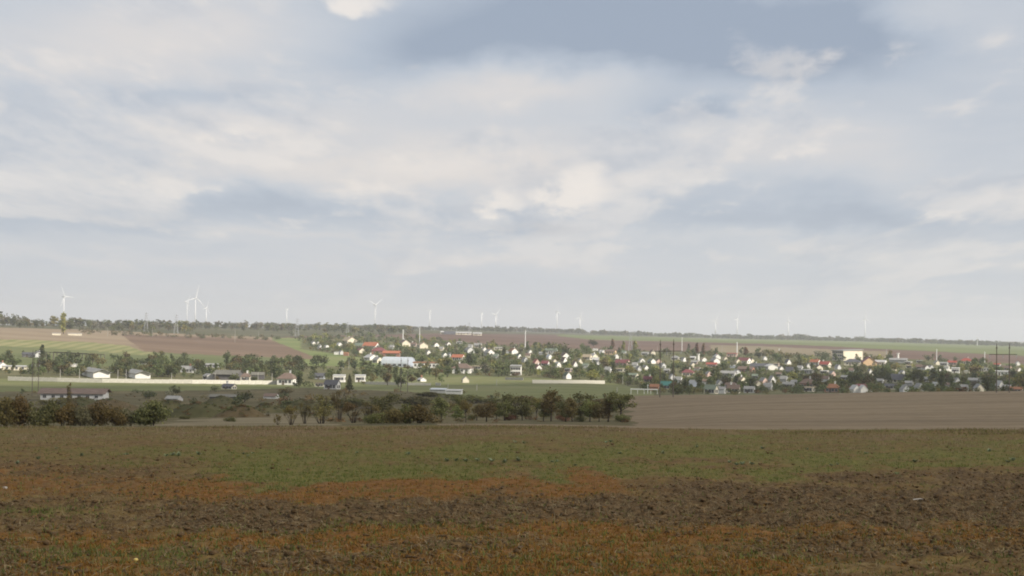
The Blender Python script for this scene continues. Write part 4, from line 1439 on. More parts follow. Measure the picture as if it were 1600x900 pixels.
# --- the other houses, in rows from the village edge to the top of the slope: (px, base py, width px, form, wall, roof, view)
HOUSES = '''489 539 6 gable white grey e|497 539 6 gable white grey e|510 544 6 low white grey e|530 541 7 gable white pale e|526 554 8 flat white pale s
533 554 7 gable pale grey e|541 556 9 low brick rust s|500 545 6 gable pale grey e|646 541 11 gable pink brown s|680 542 9 gable white brown e|700 540 7 gable white brown e
718 537 10 flat white pale s|747 543 14 gable cream grey s|779 547 15 flat cream pale s|733 552 13 gable pale grey e|764 556 14 gable white grey e|669 554 7 gable white grey e
694 558 7 gable white green e|703 558 5 gable pale grey e|802 553 12 gable white rust e|793 552 5 flat white pale s|810 560 5 gable white green e|828 553 6 gable white grey e
825 559 7 gable cream brown s|841 579 10 gable white maroon e|852 572 13 gable white maroon s|866 569 8 gable cream tan e|858 561 7 gable white blue e|862 553 22 low pale green s
881 568 7 steep white brown e|898 575 8 steep white brown e|888 581 12 flat pink grey s|871 574 4 gable white pale e|917 562 17 gable cream tan s|927 561 11 gable cream pale e
931 566 12 gable pale pale s|930 548 9 flat white pale s|938 552 6 gable white grey e|886 592 7 gable white green e|954 554 19 low peach brown s|942 553 8 gable white pale e
963 560 6 gable white pale e|975 553 7 low pale green s|989 547 5 gable pink brown e|1019 554 8 steep cream brown e|1008 555 12 low pale grey s|934 571 8 gable pale grey e
1002 567 9 gable white grey e|1018 568 10 gable white green e|1028 568 9 gable pink brown e|1055 563 14 hip cream grey s|1068 565 5 gable white grey e|1083 562 10 low white pink s
1085 569 11 low pink grey s|968 581 18 flat cream tan s|988 591 20 low cream green s|1008 579 4 gable white grey e|998 580 4 gable pale grey e|1023 611 9 low brick rust s
1082 574 6 gable cream grey e|1082 605 8 gable blue pale e|1050 594 7 gable pale grey e|1099 565 9 gable white tan e|1120 561 10 gable white pale e|1117 568 12 gable white grey e
1112 574 18 low pink red s|1133 564 5 gable cream tan e|1152 568 8 gable cream tan e|1174 567 5 gable cream grey e|1145 575 7 flat blue pale s|1213 572 10 flat pink tan s
1195 563 4 gable white pale e|1231 570 8 steep white slate e|1234 584 14 steep cream slate s|1151 586 11 gable pale grey e|1166 584 28 low brick brown s|1138 590 26 low grey grey s
1159 599 10 gable cream tan e|1206 600 5 steep white grey e|1193 600 6 gable pink grey e|1142 607 19 low grey brown s|1124 605 6 gable white grey e|1111 615 22 gable cream green s
1146 614 22 gable cream brown s|1126 615 9 low pale grey s|1171 614 18 low pale grey s|1184 606 6 gable cream tan e|1107 589 9 gable pink grey e|1232 606 20 low pale grey s
1279 578 11 gable cream brown e|1262 577 5 steep white grey e|1263 584 22 flat grey grey s|1288 584 14 flat cream pale s|1309 577 5 gable pale grey e|1300 588 8 gable pink grey e
1359 587 5 steep white grey e|1242 602 13 low pale grey s|1264 612 20 flat cream tan s|1336 615 5 gable white pale e|1348 615 4 gable white pale e|1419 569 13 flat cream pale s
1421 575 11 flat cream tan s|1437 567 10 flat grey grey s|1435 577 13 gable white brown s|1446 578 9 gable pale brown e|1454 578 8 gable pale grey e|1464 570 8 gable cream grey e
1475 571 13 low pale grey s|1511 584 8 flat cream pale s|1479 577 4 flat white pale s|1447 597 13 low grey grey s|1494 600 9 gable pale grey e|1524 600 22 low grey grey s
1461 609 4 gable white pale e|1414 615 5 gable pale grey e|1436 611 5 gable pale grey e|1529 613 8 gable cream grey e|1558 573 11 low white red s|1572 579 18 low pink brown s
1590 571 5 gable white pale e|1592 582 8 gable white tan e|1562 611 6 steep white pale e|1573 612 15 low pale grey s|1216 589 12 low grey brown s|1180 592 10 low grey green s
1090 580 9 low pale brown s|1042 583 10 low grey grey s|1060 599 8 gable pale grey s|1100 601 9 low grey brown s|1320 594 12 low grey grey s|1375 600 10 low pale grey s
1480 607 9 low grey brown s|1290 597 9 gable pale brown s|1200 610 9 gable pale grey s|1225 597 8 gable grey grey s|1420 604 9 low grey grey s|1505 611 8 low pale grey s
950 582 8 gable pale grey s|915 575 9 low pale green s|906 568 7 gable cream grey e|846 555 8 low pale grey s|775 560 9 gable pale green s|690 548 8 gable cream grey s
735 543 7 low pale grey s|612 545 8 gable pale grey s|520 536 7 gable cream tan e|756 549 7 gable white grey e|820 566 7 gable pale grey e|992 574 8 gable pale grey s
1035 575 8 gable pale grey e|1250 579 8 gable pale grey s|1220 580 7 gable white grey e|1330 583 9 gable pale brown s|1396 579 9 gable cream grey s|1410 587 8 gable pale grey e'''
for row in HOUSES.replace('\n', '|').split('|'):
    a = row.split()
    H(float(a[0]), float(a[1]), float(a[2]) * 0.92, a[3], a[4], {'blue': 'silver', 'pink': 'pale'}.get(a[5], a[5]), 'end' if a[6] == 'e' else 'side')


# --- every remaining label is told apart by its place beside a landmark
LANDMARKS = [('the silver hangar', 622, 566), ('the two-storey white house', 806, 579), ('the apartment block', 1324, 556), ('the teal-roofed house', 1040, 603),
             ('the white hipped house', 723, 577), ('the red sheet roof', 1144, 555), ('the white chimney stack', 1091, 560),
             ('the row of maroon gables', 1075, 583), ('the large slate-roofed house', 1400, 592), ('the long white wall', 1470, 578), ('the bright orange roof', 612, 553),
             ('the brightest white gable', 882, 556), ('the long maroon roof', 973, 567), ('the long dark slate roof', 1186, 572), ('the crimson roof', 1289, 570),
             ('the peach gable', 1357, 565), ('the bright red hipped roof', 1510, 565), ('the wide maroon-roofed house', 1345, 606), ('the big brown hipped house', 1262, 600),
             ('the tall thin mast', 657, 525), ('the middle mast', 820, 535), ('the pale panel fence', 888, 597), ('the wine-red roof', 1013, 592),
             ('the twin poles by the picture edge', 1567, 575), ('the slope-top cream house', 546, 533), ('the lattice tower', 985, 535), ('the small red steep house', 838, 566),
             ('the left cowshed', 149, 583), ('the right cowshed', 215, 584), ('the bright white house', 449, 593), ('the large grey barn', 357, 586), ('the long barn', 117, 617),
             ('the dark spruce', 546, 598), ('the bare frame', 106, 558), ('the long cream shed', 24, 575), ('the grey cottage', 272, 622), ('the long dull-roofed shed', 350, 618), ('the light blue roof', 685, 611),
             ('the twin poles at the hangar', 631, 590), ('the white shed', 326, 588), ('the lone cream shed', 727, 593), ('the pale cottage', 424, 617), ('the rusty-roofed house', 1301, 607), ('the twin poles in the field', 1041, 580),
             ('the dark slate outbuilding', 1393, 604), ('the long white building', 1565, 584)]


def place_words(px, py):
    best = sorted(LANDMARKS, key=lambda l: math.hypot(l[1] - px, (l[2] - py) * 1.8))[0]
    dx, dy = px - best[1], py - best[2]
    if abs(dx) > 1.6 * abs(dy):
        return ('right of ' if dx > 0 else 'left of ') + best[0]
    return ('below ' if dy > 0 else 'above ') + best[0]


seen = {}
for h in ALL_HOUSES:
    if h['auto']:
        seen.setdefault((h['desc'] + ' ' + place_words(h['px'], h['py'])), []).append(h)
for lab, hs in seen.items():
    hs.sort(key=lambda h: h['px'])
    n = len(hs)
    for i, h in enumerate(hs):
        if n == 1:
            h['o']['label'] = lab
        else:
            h['o']['label'] = (['left', 'middle', 'right'] if n == 3 else ['left', 'right'] if n == 2 else ['first', 'second', 'third', 'fourth', 'fifth'])[min(i, 4)] + ' ' + lab
        h['o']['group'] = 'houses of the village'


# ------------------------------------------------------------------ trees of village, valley and plateau
def house_boxes():
    out = []
    for h in ALL_HOUSES:
        hp = h['h'] * FPX / h['d']
        out.append((h['px'] - h['wp'] * 0.5, h['px'] + h['wp'] * 0.5, h['py'] - hp, h['py'], h['d'], h['auto'], hp))
    return np.array(out, float)


HB = house_boxes()


def hides(px, py, hp, wp, d):
    """would a tree here cover most of a house behind it?"""
    t = py - hp
    near = HB[(HB[:, 4] > d - 4) & (HB[:, 1] > px - wp * 0.5) & (HB[:, 0] < px + wp * 0.5)]
    for b in near:
        cover = (min(b[1], px + wp * 0.42) - max(b[0], px - wp * 0.42)) / (b[1] - b[0])
        lim = b[3] - (0.42 if b[5] < 0.5 else 0.60) * b[6]
        if cover > 0.26 and t < lim and py > b[2]:
            return True
    # and not inside a house
    inside = HB[(abs(HB[:, 4] - d) < 9) & (HB[:, 1] > px - 2) & (HB[:, 0] < px + 2)]
    return len(inside) > 0


cands = []


def scatter(n, pxr, top, bot, hr, kinds, group, label, tries=16, dmin=392.0, wr=(0.85, 1.35), check=True):
    made = 0
    for _ in range(n * tries):
        if made >= n:
            break
        px = random.uniform(*pxr)
        lo, hi = top(px), bot(px)
        if hi <= lo:
            continue
        py = random.uniform(lo, hi)
        x, y, z, d = ground_at(px, py, dmin)
        if d > 3000:
            continue
        hm = random.uniform(*hr)
        kind, li = random.choice(kinds)
        nat = {'round': 0.86, 'tall': 0.46, 'poplar': 0.2, 'spruce': 0.48, 'bush': 1.25, 'open': 0.92, 'bare': 0.85}[kind]
        wm = hm * nat * random.uniform(*wr)
        if check:
            ok = False
            for shrink in (1.0, 0.75, 0.55, 0.38):
                if not hides(px, py, hm * shrink * FPX / d, wm * shrink * FPX / d, d):
                    ok = True
                    hm *= shrink
                    wm *= shrink
                    break
            if not ok:
                continue
        made += 1
        cands.append((d, px, py, x, y, z, hm, wm, kind, li, group, label))


GREENS = [('round', 0), ('round', 1), ('round', 1), ('round', 0), ('tall', 0), ('bush', 1), ('round', 3), ('bush', 0), ('round', 6), ('round', 2)]
scatter(760, (480, 1610), lambda p: v_top(p) + 2, lambda p: min(v_bot(p) - 1, 614), (4.5, 9.0), GREENS, 'trees between the village houses', 'leafy green garden tree between the village houses')
scatter(260, (480, 1000), lambda p: v_top(p) + 1, lambda p: v_bot(p) + 1, (3.5, 7.0), GREENS + [('round', 2), ('bush', 1)], 'trees between the village houses', 'leafy green garden tree between the village houses')
DARKS = [('round', 0), ('round', 0), ('round', 1), ('bush', 0), ('round', 3), ('tall', 0)]
scatter(330, (1000, 1610), lambda p: 576 + (p - 1000) * 0.012, lambda p: 615, (5.0, 9.0), DARKS, 'dark trees at the village edge', 'dark green tree in the thick belt behind the stubble field')
scatter(110, (1020, 1610), lambda p: 609, lambda p: 617, (3.5, 5.5), [('bush', 0), ('bush', 1), ('round', 0), ('bush', 3)], 'dark trees at the village edge', 'dark green tree in the thick belt behind the stubble field')
scatter(140, (0, 440), lambda p: 577 + p * 0.012, lambda p: 588 + p * 0.008, (4.0, 6.5), DARKS, 'trees around the farm sheds', 'dark green tree around the farm sheds behind the panel wall')
scatter(70, (180, 600), lambda p: 566 + p * 0.012, lambda p: 576 + p * 0.014, (5.0, 8.5), DARKS, 'tree belt behind the farm sheds', 'dark tree in the belt between farm sheds and hillside meadow')
scatter(44, (0, 300), lambda p: 564, lambda p: 576, (4.5, 7.0), DARKS, 'tree belt behind the farm sheds', 'dark tree in the belt between farm sheds and hillside meadow')
scatter(34, (440, 700), lambda p: 586, lambda p: 607, (4.0, 6.5), DARKS, 'trees around the valley houses', 'dark green tree beside the white valley houses')
scatter(70, (0, 980), lambda p: 613 + max(0, p - 700) * 0.04, lambda p: 645, (1.2, 3.2), [('bush', 0), ('bush', 3), ('bush', 4), ('bush', 6), ('round', 0)], 'scattered scrub on the valley floor', 'olive scrub bush on the valley floor', dmin=200)
scatter(30, (560, 780), lambda p: 576 + (p - 560) * 0.03, lambda p: 590, (4.0, 6.5), DARKS, 'trees around the valley houses', 'dark green tree beside the white valley houses')
scatter(10, (10, 110), lambda p: 556, lambda p: 560, (3.5, 5.0), DARKS, 'trees by the bare frame', 'dark tree in the short row by the bare frame', check=False)
# single trees with a place of their own
SINGLES = [(546, 611, 27, 14, 'spruce', 0, 'tall dark spruce between the white cube-like houses'), (927, 541, 13, 18, 'round', 0, 'lone round dark tree on the ploughland edge'),
           (868, 553, 22, 34, 'round', 1, 'big rounded tree above the village middle'), (430, 592, 30, 9, 'poplar', 0, 'dark poplar behind the bright white house'),
           (99, 522, 34, 12, 'tall', 2, 'tall pale poplar on the hilltop below the wind turbine'), (66, 563, 24, 8, 'poplar', 0, 'narrow dark poplar behind the grey gabled shed'),
           (957, 547, 18, 5, 'poplar', 4, 'thin brown poplar nearest the lattice tower'), (974, 548, 15, 6, 'poplar', 2, 'yellowish poplar just beside the lattice tower'),
           (992, 548, 16, 7, 'poplar', 2, 'yellow poplar right of the lattice tower'), (1089, 555, 20, 5, 'poplar', 4, 'thin brown poplar left of the white chimney stack'),
           (1099, 556, 20, 5, 'poplar', 4, 'thin brown poplar right of the white chimney stack'), (1076, 553, 16, 5, 'poplar', 6, 'faint grey poplar above the village slope'),
           (1165, 556, 14, 7, 'poplar', 4, 'rusty poplar right of the red sheet roof'), (1110, 556, 13, 12, 'round', 1, 'small round tree above the white chimney stack'),
           (1290, 561, 12, 14, 'round', 0, 'dark tree left of the apartment block'), (1186, 560, 14, 22, 'round', 0, 'wide dark tree above the long slate roof'),
           (1232, 562, 13, 24, 'round', 1, 'wide green tree above the steep white gable'), (1390, 563, 16, 8, 'tall', 2, 'yellow-green tree right of the angular white house'),
           (1398, 580, 16, 16, 'round', 2, 'yellow-green round tree below the grey shed'), (1524, 583, 24, 14, 'tall', 1, 'tall green tree right of the bright red roof'),
           (1505, 583, 14, 12, 'round', 2, 'yellow round tree beside the bright white block'), (225, 572, 15, 20, 'round', 0, 'big dark tree above the right cowshed'),
           (190, 577, 20, 24, 'round', 0, 'big dark tree between the two cowsheds'), (233, 624, 18, 22, 'round', 0, 'round dark tree on the near edge of the pasture'),
           (275, 618, 16, 17, 'round', 0, 'round dark tree above the grey cottage'), (382, 630, 22, 30, 'round', 0, 'dark broad tree beside the long dull-roofed shed'),
           (445, 618, 16, 26, 'round', 3, 'brownish tree below the bright white house'), (250, 578, 14, 12, 'round', 4, 'orange autumn tree right of the cowsheds'),
           (806, 588, 8, 14, 'round', 4, 'rusty autumn tree in front of the two-storey house'), (675, 561, 14, 20, 'round', 1, 'round green tree above the long low white building'),
           (365, 596, 15, 20, 'round', 1, 'round green tree in front of the large barn'), (340, 596, 11, 12, 'bush', 3, 'bush at the left end of the large barn'), (397, 596, 11, 14, 'round', 0, 'dark tree right of the small cream house'),
           (636, 577, 9, 12, 'round', 3, 'brownish tree in front of the hangar')]
for px, py, hp, wp, kind, li, words in SINGLES:
    x, y, z, d = ground_at(px, py, 392.0)
    put_tree('tree', kind, 1, li, (x, y, z - 0.1), hp * d / FPX, wp * d / FPX, words, None, 'tree', 420, 0.05)
cands.sort(key=lambda c: -c[6] / c[0])
IND = cands[:300]
REST = cands[300:]
LEAF_WORD = ['dark green', 'mid green', 'yellow-green', 'olive', 'rusty', 'wine-red', 'grey-green']
FORM_WORD = {'round': 'round tree', 'tall': 'upright tree', 'bush': 'bush', 'spruce': 'spruce', 'poplar': 'poplar'}
told = {}
for i, (d, px, py, x, y, z, hm, wm, kind, li, group, label) in enumerate(IND):
    o = put_tree('shrub' if kind == 'bush' else 'tree', kind, i % 5, li, (x, y, z - 0.1), hm, wm, label, group, 'shrub' if kind == 'bush' else 'tree', 300, 0.055,
                 trunk_name='stems' if kind == 'bush' else 'trunk', crown_name='foliage' if kind == 'bush' else 'crown')
    told.setdefault(f"{LEAF_WORD[li]} {FORM_WORD[kind]} {place_words(px, py)}", []).append((px, o))
ORD = ['leftmost', 'second from left', 'third from left', 'fourth from left', 'fifth from left', 'sixth from left', 'seventh from left', 'eighth from left', 'ninth from left']
for lab, os_ in told.items():
    os_.sort(key=lambda t: t[0])
    for i, (px, o) in enumerate(os_):
        o['label'] = lab if len(os_) == 1 else f"{ORD[min(i, 8)]} {lab}"


def mass(name, items, label, n=90, leaf=0.085):
    """trees that read as one mass, joined: items = (x, y, z, h, w, kind, leaf index)"""
    VV, FF, MM = [], [], []
    off = 0
    for i, (x, y, z, h, w, kind, li) in enumerate(items):
        _, _, (cv, cf), (tv, tf) = tree_meshes(kind, i % 5, li, n, leaf)
        nat = {'round': 0.86, 'tall': 0.46, 'poplar': 0.2, 'spruce': 0.48, 'bush': 1.25, 'open': 0.92, 'bare': 0.85}[kind]
        a = random.uniform(0, 6.28)
        s = w / nat
        c, sn = math.cos(a), math.sin(a)
        P = np.stack([x + (cv[:, 0] * c - cv[:, 1] * sn) * s, y + (cv[:, 0] * sn + cv[:, 1] * c) * s, z + cv[:, 2] * h], 1)
        VV.append(P)
        FF.append(cf + off)
        MM.append(np.full(len(cf), li))
        off += len(P)
        t = 0.02 * h
        T = np.array([(x - t, y, z - 0.5), (x + t, y, z - 0.5), (x + t, y, z + h * 0.45), (x - t, y, z + h * 0.45),
                      (x, y - t, z - 0.5), (x, y + t, z - 0.5), (x, y + t, z + h * 0.45), (x, y - t, z + h * 0.45)])
        VV.append(T)
        FF.append(np.array([[0, 1, 2, 3], [4, 5, 6, 7]]) + off)
        MM.append(np.full(2, 7))
        off += 8
    me = new_mesh(name, np.concatenate(VV), np.concatenate(FF), LEAF[:7] + [BARK], np.concatenate(MM))
    return tag(link(name, me), label, kind='stuff')


mass('village_trees', [(c[3], c[4], c[5] - 0.1, c[6], c[7], c[8], c[9]) for c in REST], 'smaller trees filling the far side of the village', 130, 0.075)

shrubbery = []
for _ in range(1500):
    px = random.uniform(482, 1605)
    py = random.uniform(v_top(px) + 1, min(v_bot(px), 616))
    x, y, z, d = ground_at(px, py, 392)
    h = random.uniform(1.3, 3.0)
    inside = HB[(abs(HB[:, 4] - d) < 7) & (HB[:, 1] > px - 2) & (HB[:, 0] < px + 2)]
    if len(inside):
        continue
    shrubbery.append((x, y, z - 0.1, h, h * random.uniform(1.1, 2.0), 'bush', random.choice([0, 1, 1, 3, 6, 2, 0, 4])))
mass('garden_shrubbery', shrubbery, 'low hedges and shrubs in the village gardens', 60, 0.10)
scrub = []
for _ in range(420):
    px = random.uniform(-20, 985)
    py = random.uniform(612 + max(0, px - 640) * 0.05, 662)
    if 255 < px < 455 and py > 650:
        continue
    x, y, z, d = ground_at(px, py, 150)
    h = random.uniform(0.25, 0.8)
    scrub.append((x, y, z - 0.05, h, h * random.uniform(1.3, 3.2), 'bush', random.choice([0, 3, 3, 4, 6, 4])))
for mo_ in [o for o in COL.objects if o.name.startswith('grassy_mound')]:
    vs = mo_.data.vertices
    for _ in range(90):
        v = vs[random.randrange(len(vs))].co
        h = random.uniform(0.2, 0.55)
        scrub.append((v.x, v.y, v.z - 0.1, h, h * random.uniform(1.4, 3.0), 'bush', random.choice([0, 0, 3, 4, 1])))
mass('valley_scrub', scrub, 'low dry scrub and tall grass over the valley bottom', 46, 0.11)
# woods on the left hilltop, mixed greens
wood = []
for _ in range(620):
    px = random.uniform(-60, 640)
    d = random.uniform(1600, 2500) if px < 300 else random.uniform(1900, 2900)
    x, y, z, _d = on_ground(px, d)
    qx, qy = project(np.array([[x, y, z]]))
    if qy[0] > np.interp(px, [0, 130, 260, 430, 640], [514, 516, 521, 527, 525]) + 1:
        continue
    h = random.uniform(5, 11) * (1.25 if random.random() < 0.1 else 1.0)
    if px < 30 and d < 2000:
        h *= 1.5
    wood.append((x, y, z - 0.3, h, h * random.uniform(0.7, 1.3), random.choice(['round', 'round', 'bush', 'round', 'tall']), random.choice([0, 0, 1, 1, 3, 6, 2, 0])))
mass('hilltop_woods', wood, 'mixed green woods along the left hilltop', 90, 0.085)
# long belt on the horizon
belt = []
for _ in range(1500):
    px = random.uniform(440, 1680)
    d = random.uniform(3000, 3500) if px < 800 else random.uniform(3700, 4250)
    x, y, z, _d = on_ground(px, d)
    h = random.uniform(8.5, 13) * (1.25 if random.random() < 0.12 else 1.0) * (0.75 + 0.5 * vnoise(np.array(px / 22.0), np.array(0.5), 4))
    if px < 760:
        h *= 0.8
    belt.append((x, y, z - 0.3, h, h * random.uniform(0.8, 1.5), random.choice(['round', 'round', 'bush']), random.choice([0, 0, 0, 1, 3])))
mass('horizon_tree_belt', belt, 'dark belt of trees along the whole horizon', 46, 0.12)
# bushes on the hill field borders
edge = []
for _ in range(90):
    px = random.uniform(120, 440)
    py = np.interp(px, [120, 250, 440], [519, 524, 530]) + random.uniform(-2, 3)
    x, y, z, d = ground_at(px, py, 800)
    h = random.uniform(2.5, 5)
    edge.append((x, y, z - 0.2, h, h * random.uniform(1.0, 1.6), 'bush', random.choice([0, 1, 3, 6])))
for _ in range(70):
    px = random.uniform(455, 600)
    py = np.interp(px, [455, 500, 600], [531, 541, 555]) + random.uniform(-8, 1)
    x, y, z, d = ground_at(px, py, 800)
    h = random.uniform(3, 6)
    edge.append((x, y, z - 0.2, h, h * random.uniform(0.9, 1.4), random.choice(['bush', 'round']), random.choice([0, 1, 2, 6])))
mass('field_border_scrub', edge, 'green scrub along the hillside field borders', 110, 0.075)


# ------------------------------------------------------------------ walls and fences
def panel_wall(name, pts, hp, label, pitch, mat, post=True, cat='wall', dmin=392.0, gap=0.0):
    """a run of upright panels between posts along a line of ground points given as picture positions"""
    G = [ground_at(px, py, dmin) for px, py in pts]
    dmean = sum(g[3] for g in G) / len(G)
    h = hp * dmean / FPX
    o = empty(name, (G[0][0], G[0][1], G[0][2]))
    ox, oy, oz = G[0][:3]
    pm = MB().box(0, pitch * 0.94, -0.06, 0.06, 0.0, h)
    pm.box(0.12, pitch * 0.94 - 0.12, -0.085, 0.085, 0.15 * h, 0.42 * h)
    pm.box(0.12, pitch * 0.94 - 0.12, -0.085, 0.085, 0.52 * h, 0.88 * h)
    pmesh = pm.mesh('panel', [mat])
    qmesh = MB().box(-0.11, 0.11, -0.11, 0.11, -0.4, h + 0.12).mesh('post', [mat])
    rn = random.Random(int(pts[0][0]))
    for (a, b) in zip(G[:-1], G[1:]):
        L = math.hypot(b[0] - a[0], b[1] - a[1])
        n = max(1, round(L / pitch))
        ang = math.atan2(b[1] - a[1], b[0] - a[0])
        for i in range(n):
            t = i / n
            x, y = a[0] + (b[0] - a[0]) * t, a[1] + (b[1] - a[1]) * t
            z = float(zg(x, y))
            if rn.random() >= gap:
                q = link('panel', pmesh, o, (x - ox, y - oy, z - oz + rn.uniform(-0.06, 0.04)))
                q.rotation_euler = (0, rn.uniform(-0.012, 0.012), ang)
                q.scale = (L / n / pitch, 1, 1)
            if post:
                q = link('post', qmesh, o, (x - ox - 0.05 * math.cos(ang), y - oy - 0.05 * math.sin(ang), z - oz))
                q.rotation_euler = (0, 0, ang)
    return tag(o, label, cat)


panel_wall('panel_wall', [(13, 594.5), (90, 596.5), (160, 598), (300, 599.5), (452, 600.5)], 6.0, 'long pale concrete panel wall along the pasture', 3.0, WHITEC)
panel_wall('panel_fence', [(832, 599), (890, 599.3), (945, 600)], 5.2, 'pale panel fence on the green below the village', 1.7, WHITEC, cat='fence')
panel_wall('concrete_wall', [(570, 600.5), (626, 602)], 4.5, 'pale concrete wall right of the white cube-like houses', 3.0, WHITEC)
panel_wall('concrete_wall', [(637, 602), (674, 602.5)], 4.2, 'pale concrete wall below the small round-topped hut', 3.0, WHITEC)
panel_wall('concrete_wall', [(681, 602.5), (689, 602.8)], 4.5, 'shortest pale concrete wall piece, standing alone', 2.6, WHITEC)
panel_wall('garden_wall', [(790, 593.5), (818, 594)], 4.0, 'low pale wall in front of the two-storey white house', 2.5, CONC)
panel_wall('garden_wall', [(1451, 580), (1488, 580.5)], 3.2, 'long white wall leading to the bright white block', 3.0, WALL['white'])

# bare frame of an old shed: uprights and top beams
G0, G1 = ground_at(67, 561.5, 700), ground_at(146, 566, 700)
fr = empty('timber_skeleton', G0[:3])
L = math.hypot(G1[0] - G0[0], G1[1] - G0[1])
ang = math.atan2(G1[1] - G0[1], G1[0] - G0[0])
fh = 11.0 * G0[3] / FPX
um = MB().box(-0.16, 0.16, -0.16, 0.16, -0.6, fh).mesh('upright', [WOOD])
NU = 15
for row in (0, 1):
    for i in range(NU):
        t = i / (NU - 1)
        lx, ly = t * L, row * 7.0
        x, y = G0[0] + lx * math.cos(ang) - ly * math.sin(ang), G0[1] + lx * math.sin(ang) + ly * math.cos(ang)
        link('upright', um, fr, (x - G0[0], y - G0[1], float(zg(x, y)) - G0[2] - 0.1)).scale = (1, 1, 1.0)
    bm_ = MB()
    a = (-row * 7.0 * math.sin(ang), row * 7.0 * math.cos(ang), fh)
    b = (a[0] + L * math.cos(ang), a[1] + L * math.sin(ang), fh + (G1[2] - G0[2]))
    bm_.tube(a, b, 0.2, 0.2, 4)
    bm_.build('beam', WOOD, fr)
tag(fr, 'bare dark frame of uprights left of an old shed on the meadow', 'frame')


# ------------------------------------------------------------------ poles, masts, chimneys
def h_frame(pxa, pxb, base_py, top_py, bar_py, label, d=None, over=0.6):
    if d:
        A_, B_ = on_ground(pxa, d), on_ground(pxb, d)
    else:
        A_ = ground_at(pxa, base_py, 100)
        B_ = on_ground(pxb, A_[3])
    dm = A_[3]
    h = (base_py - top_py) * dm / FPX
    hb = (base_py - bar_py) * dm / FPX
    o = empty('power_line_portal', A_[:3])
    off = Vector((B_[0] - A_[0], B_[1] - A_[1], B_[2] - A_[2]))
    for q in (Vector((0, 0, 0)), off):
        MB().tube(q + Vector((0, 0, -0.6)), q + Vector((0, 0, h)), 0.115, 0.08, 8).build('pole', WOOD, o)
        ins = MB()
        ins.tube(q + Vector((0, 0, h)), q + Vector((0, 0, h + 0.35)), 0.05, 0.05, 6)
        ins.tube(q + Vector((0, 0, h * 0.93)), q + Vector((0, 0, h * 0.955)), 0.18, 0.18, 8)
        ins.build('insulator', WOOD, o)
    dirv = off.normalized()
    MB().tube(Vector((0, 0, hb)) - dirv * off.length * over, off + Vector((0, 0, hb - off.z)) + dirv * off.length * over, 0.07, 0.07, 6).build('crossarm', WOOD, o)
    for t in (-over * 0.92, 0.5, 1 + over * 0.92):
        c = dirv * off.length * t
        MB().tube(c + Vector((0, 0, hb)), c + Vector((0, 0, hb - 0.8)), 0.05, 0.07, 6).build('insulator', STEEL, o)
    return tag(o, label, 'power pole')


h_frame(1031, 1052, 621, 534, 549, 'tall timber twin poles with a crossarm at the stubble field edge')
h_frame(1557, 1577, 613.5, 543, 556.5, 'timber twin poles with a crossarm by the right picture edge')
h_frame(50, 60, 619, 552, 571, 'dark twin poles rising out of the left hedge', over=0.15)
h_frame(626, 637, 613, 561, 598, 'dark twin poles with a low crossbar in front of the hangar', over=0.1)


def mast(px, top, base, r, mat, label, name='mast', cat='mast', dmin=392, cap=True):
    x, y, z, d = ground_at(px, base, dmin)
    h = (base - top) * d / FPX
    o = empty(name, (x, y, z))
    MB().tube((0, 0, -0.5), (0, 0, h), r, r * 0.7, 8).build('shaft', mat, o)
    if cap:
        MB().tube((0, 0, h), (0, 0, h + 0.5), r * 1.25, r * 1.25, 8).build('cap', mat, o)
    return tag(o, label, cat)


mast(629.5, 516, 534, 0.50, WHITEP, 'thick white mast behind the cream gable')
mast(655.5, 512, 538, 0.32, WHITEP, 'tall thin pale mast above the cream gable')
mast(820.5, 517, 547, 0.36, WHITEP, 'tallest thin white mast above the village middle')
mast(1065.5, 528, 549, 0.30, WHITEP, 'thin white mast right of the timber twin poles')
mast(1151.5, 536, 555, 0.45, WHITEP, 'white pole at the end of the red sheet roof')
mast(1217.5, 546, 557, 0.40, WHITEP, 'short white pole above the pale double gable')
mast(1385, 547, 558, 0.22, STEEL, 'faint thin pole right of the apartment block')
mast(1463.5, 547, 563, 0.32, WHITEP, 'thin white pole standing before the dark ploughland')
mast(1538.5, 552, 572, 0.32, WHITEP, 'thin white pole left of the picture edge poles')
mast(1091, 554, 565, 1.1, WALL['white'], 'white brick chimney stack beside pale houses', 'chimney_stack', 'chimney')
mast(1403, 553, 562, 1.2, WALL['white'], 'white chimney stack behind the long dull-roofed shed', 'chimney_stack', 'chimney')
mast(1012, 603, 615, 0.12, WHITEP, 'white post rising from the white pipe', 'post', 'post')
mast(1527, 527, 540, 0.7, WHITEP, 'pale tower standing in front of the horizon trees', 'tower', 'tower', 1500)
POLES = [(367, 516, 535), (404, 518, 530), (459, 512, 529), (336, 583, 596), (389, 582, 593), (403, 582, 594), (184, 578, 593), (197, 578, 592), (268, 583, 594), (425, 583, 596),
         (94, 578, 590), (124, 578, 591), (536, 562, 577), (545, 562, 577), (607, 538, 548), (623, 542, 552), (576, 528, 538), (602, 530, 540), (776, 592, 602), (745, 600, 610), (700, 600, 608),
         (1027, 541, 553), (1040, 544, 556), (1128, 540, 553), (1190, 551, 562), (973, 588, 600), (964, 605, 615), (1152, 595, 610), (1305, 548, 561), (1319, 574, 583), (238, 512, 526), (168, 512, 526)]
told = {}
for px, t, b in sorted(POLES):
    o = mast(px, t, b, 0.13, CONC, 'slim concrete utility pole', 'utility_pole', 'pole', cap=False)
    o['group'] = 'slim utility poles'
    told.setdefault('slim concrete utility pole ' + place_words(px, b), []).append(o)
for lab, os_ in told.items():
    for i, o in enumerate(os_):
        o['label'] = lab if len(os_) == 1 else ORD[i] + ' ' + lab

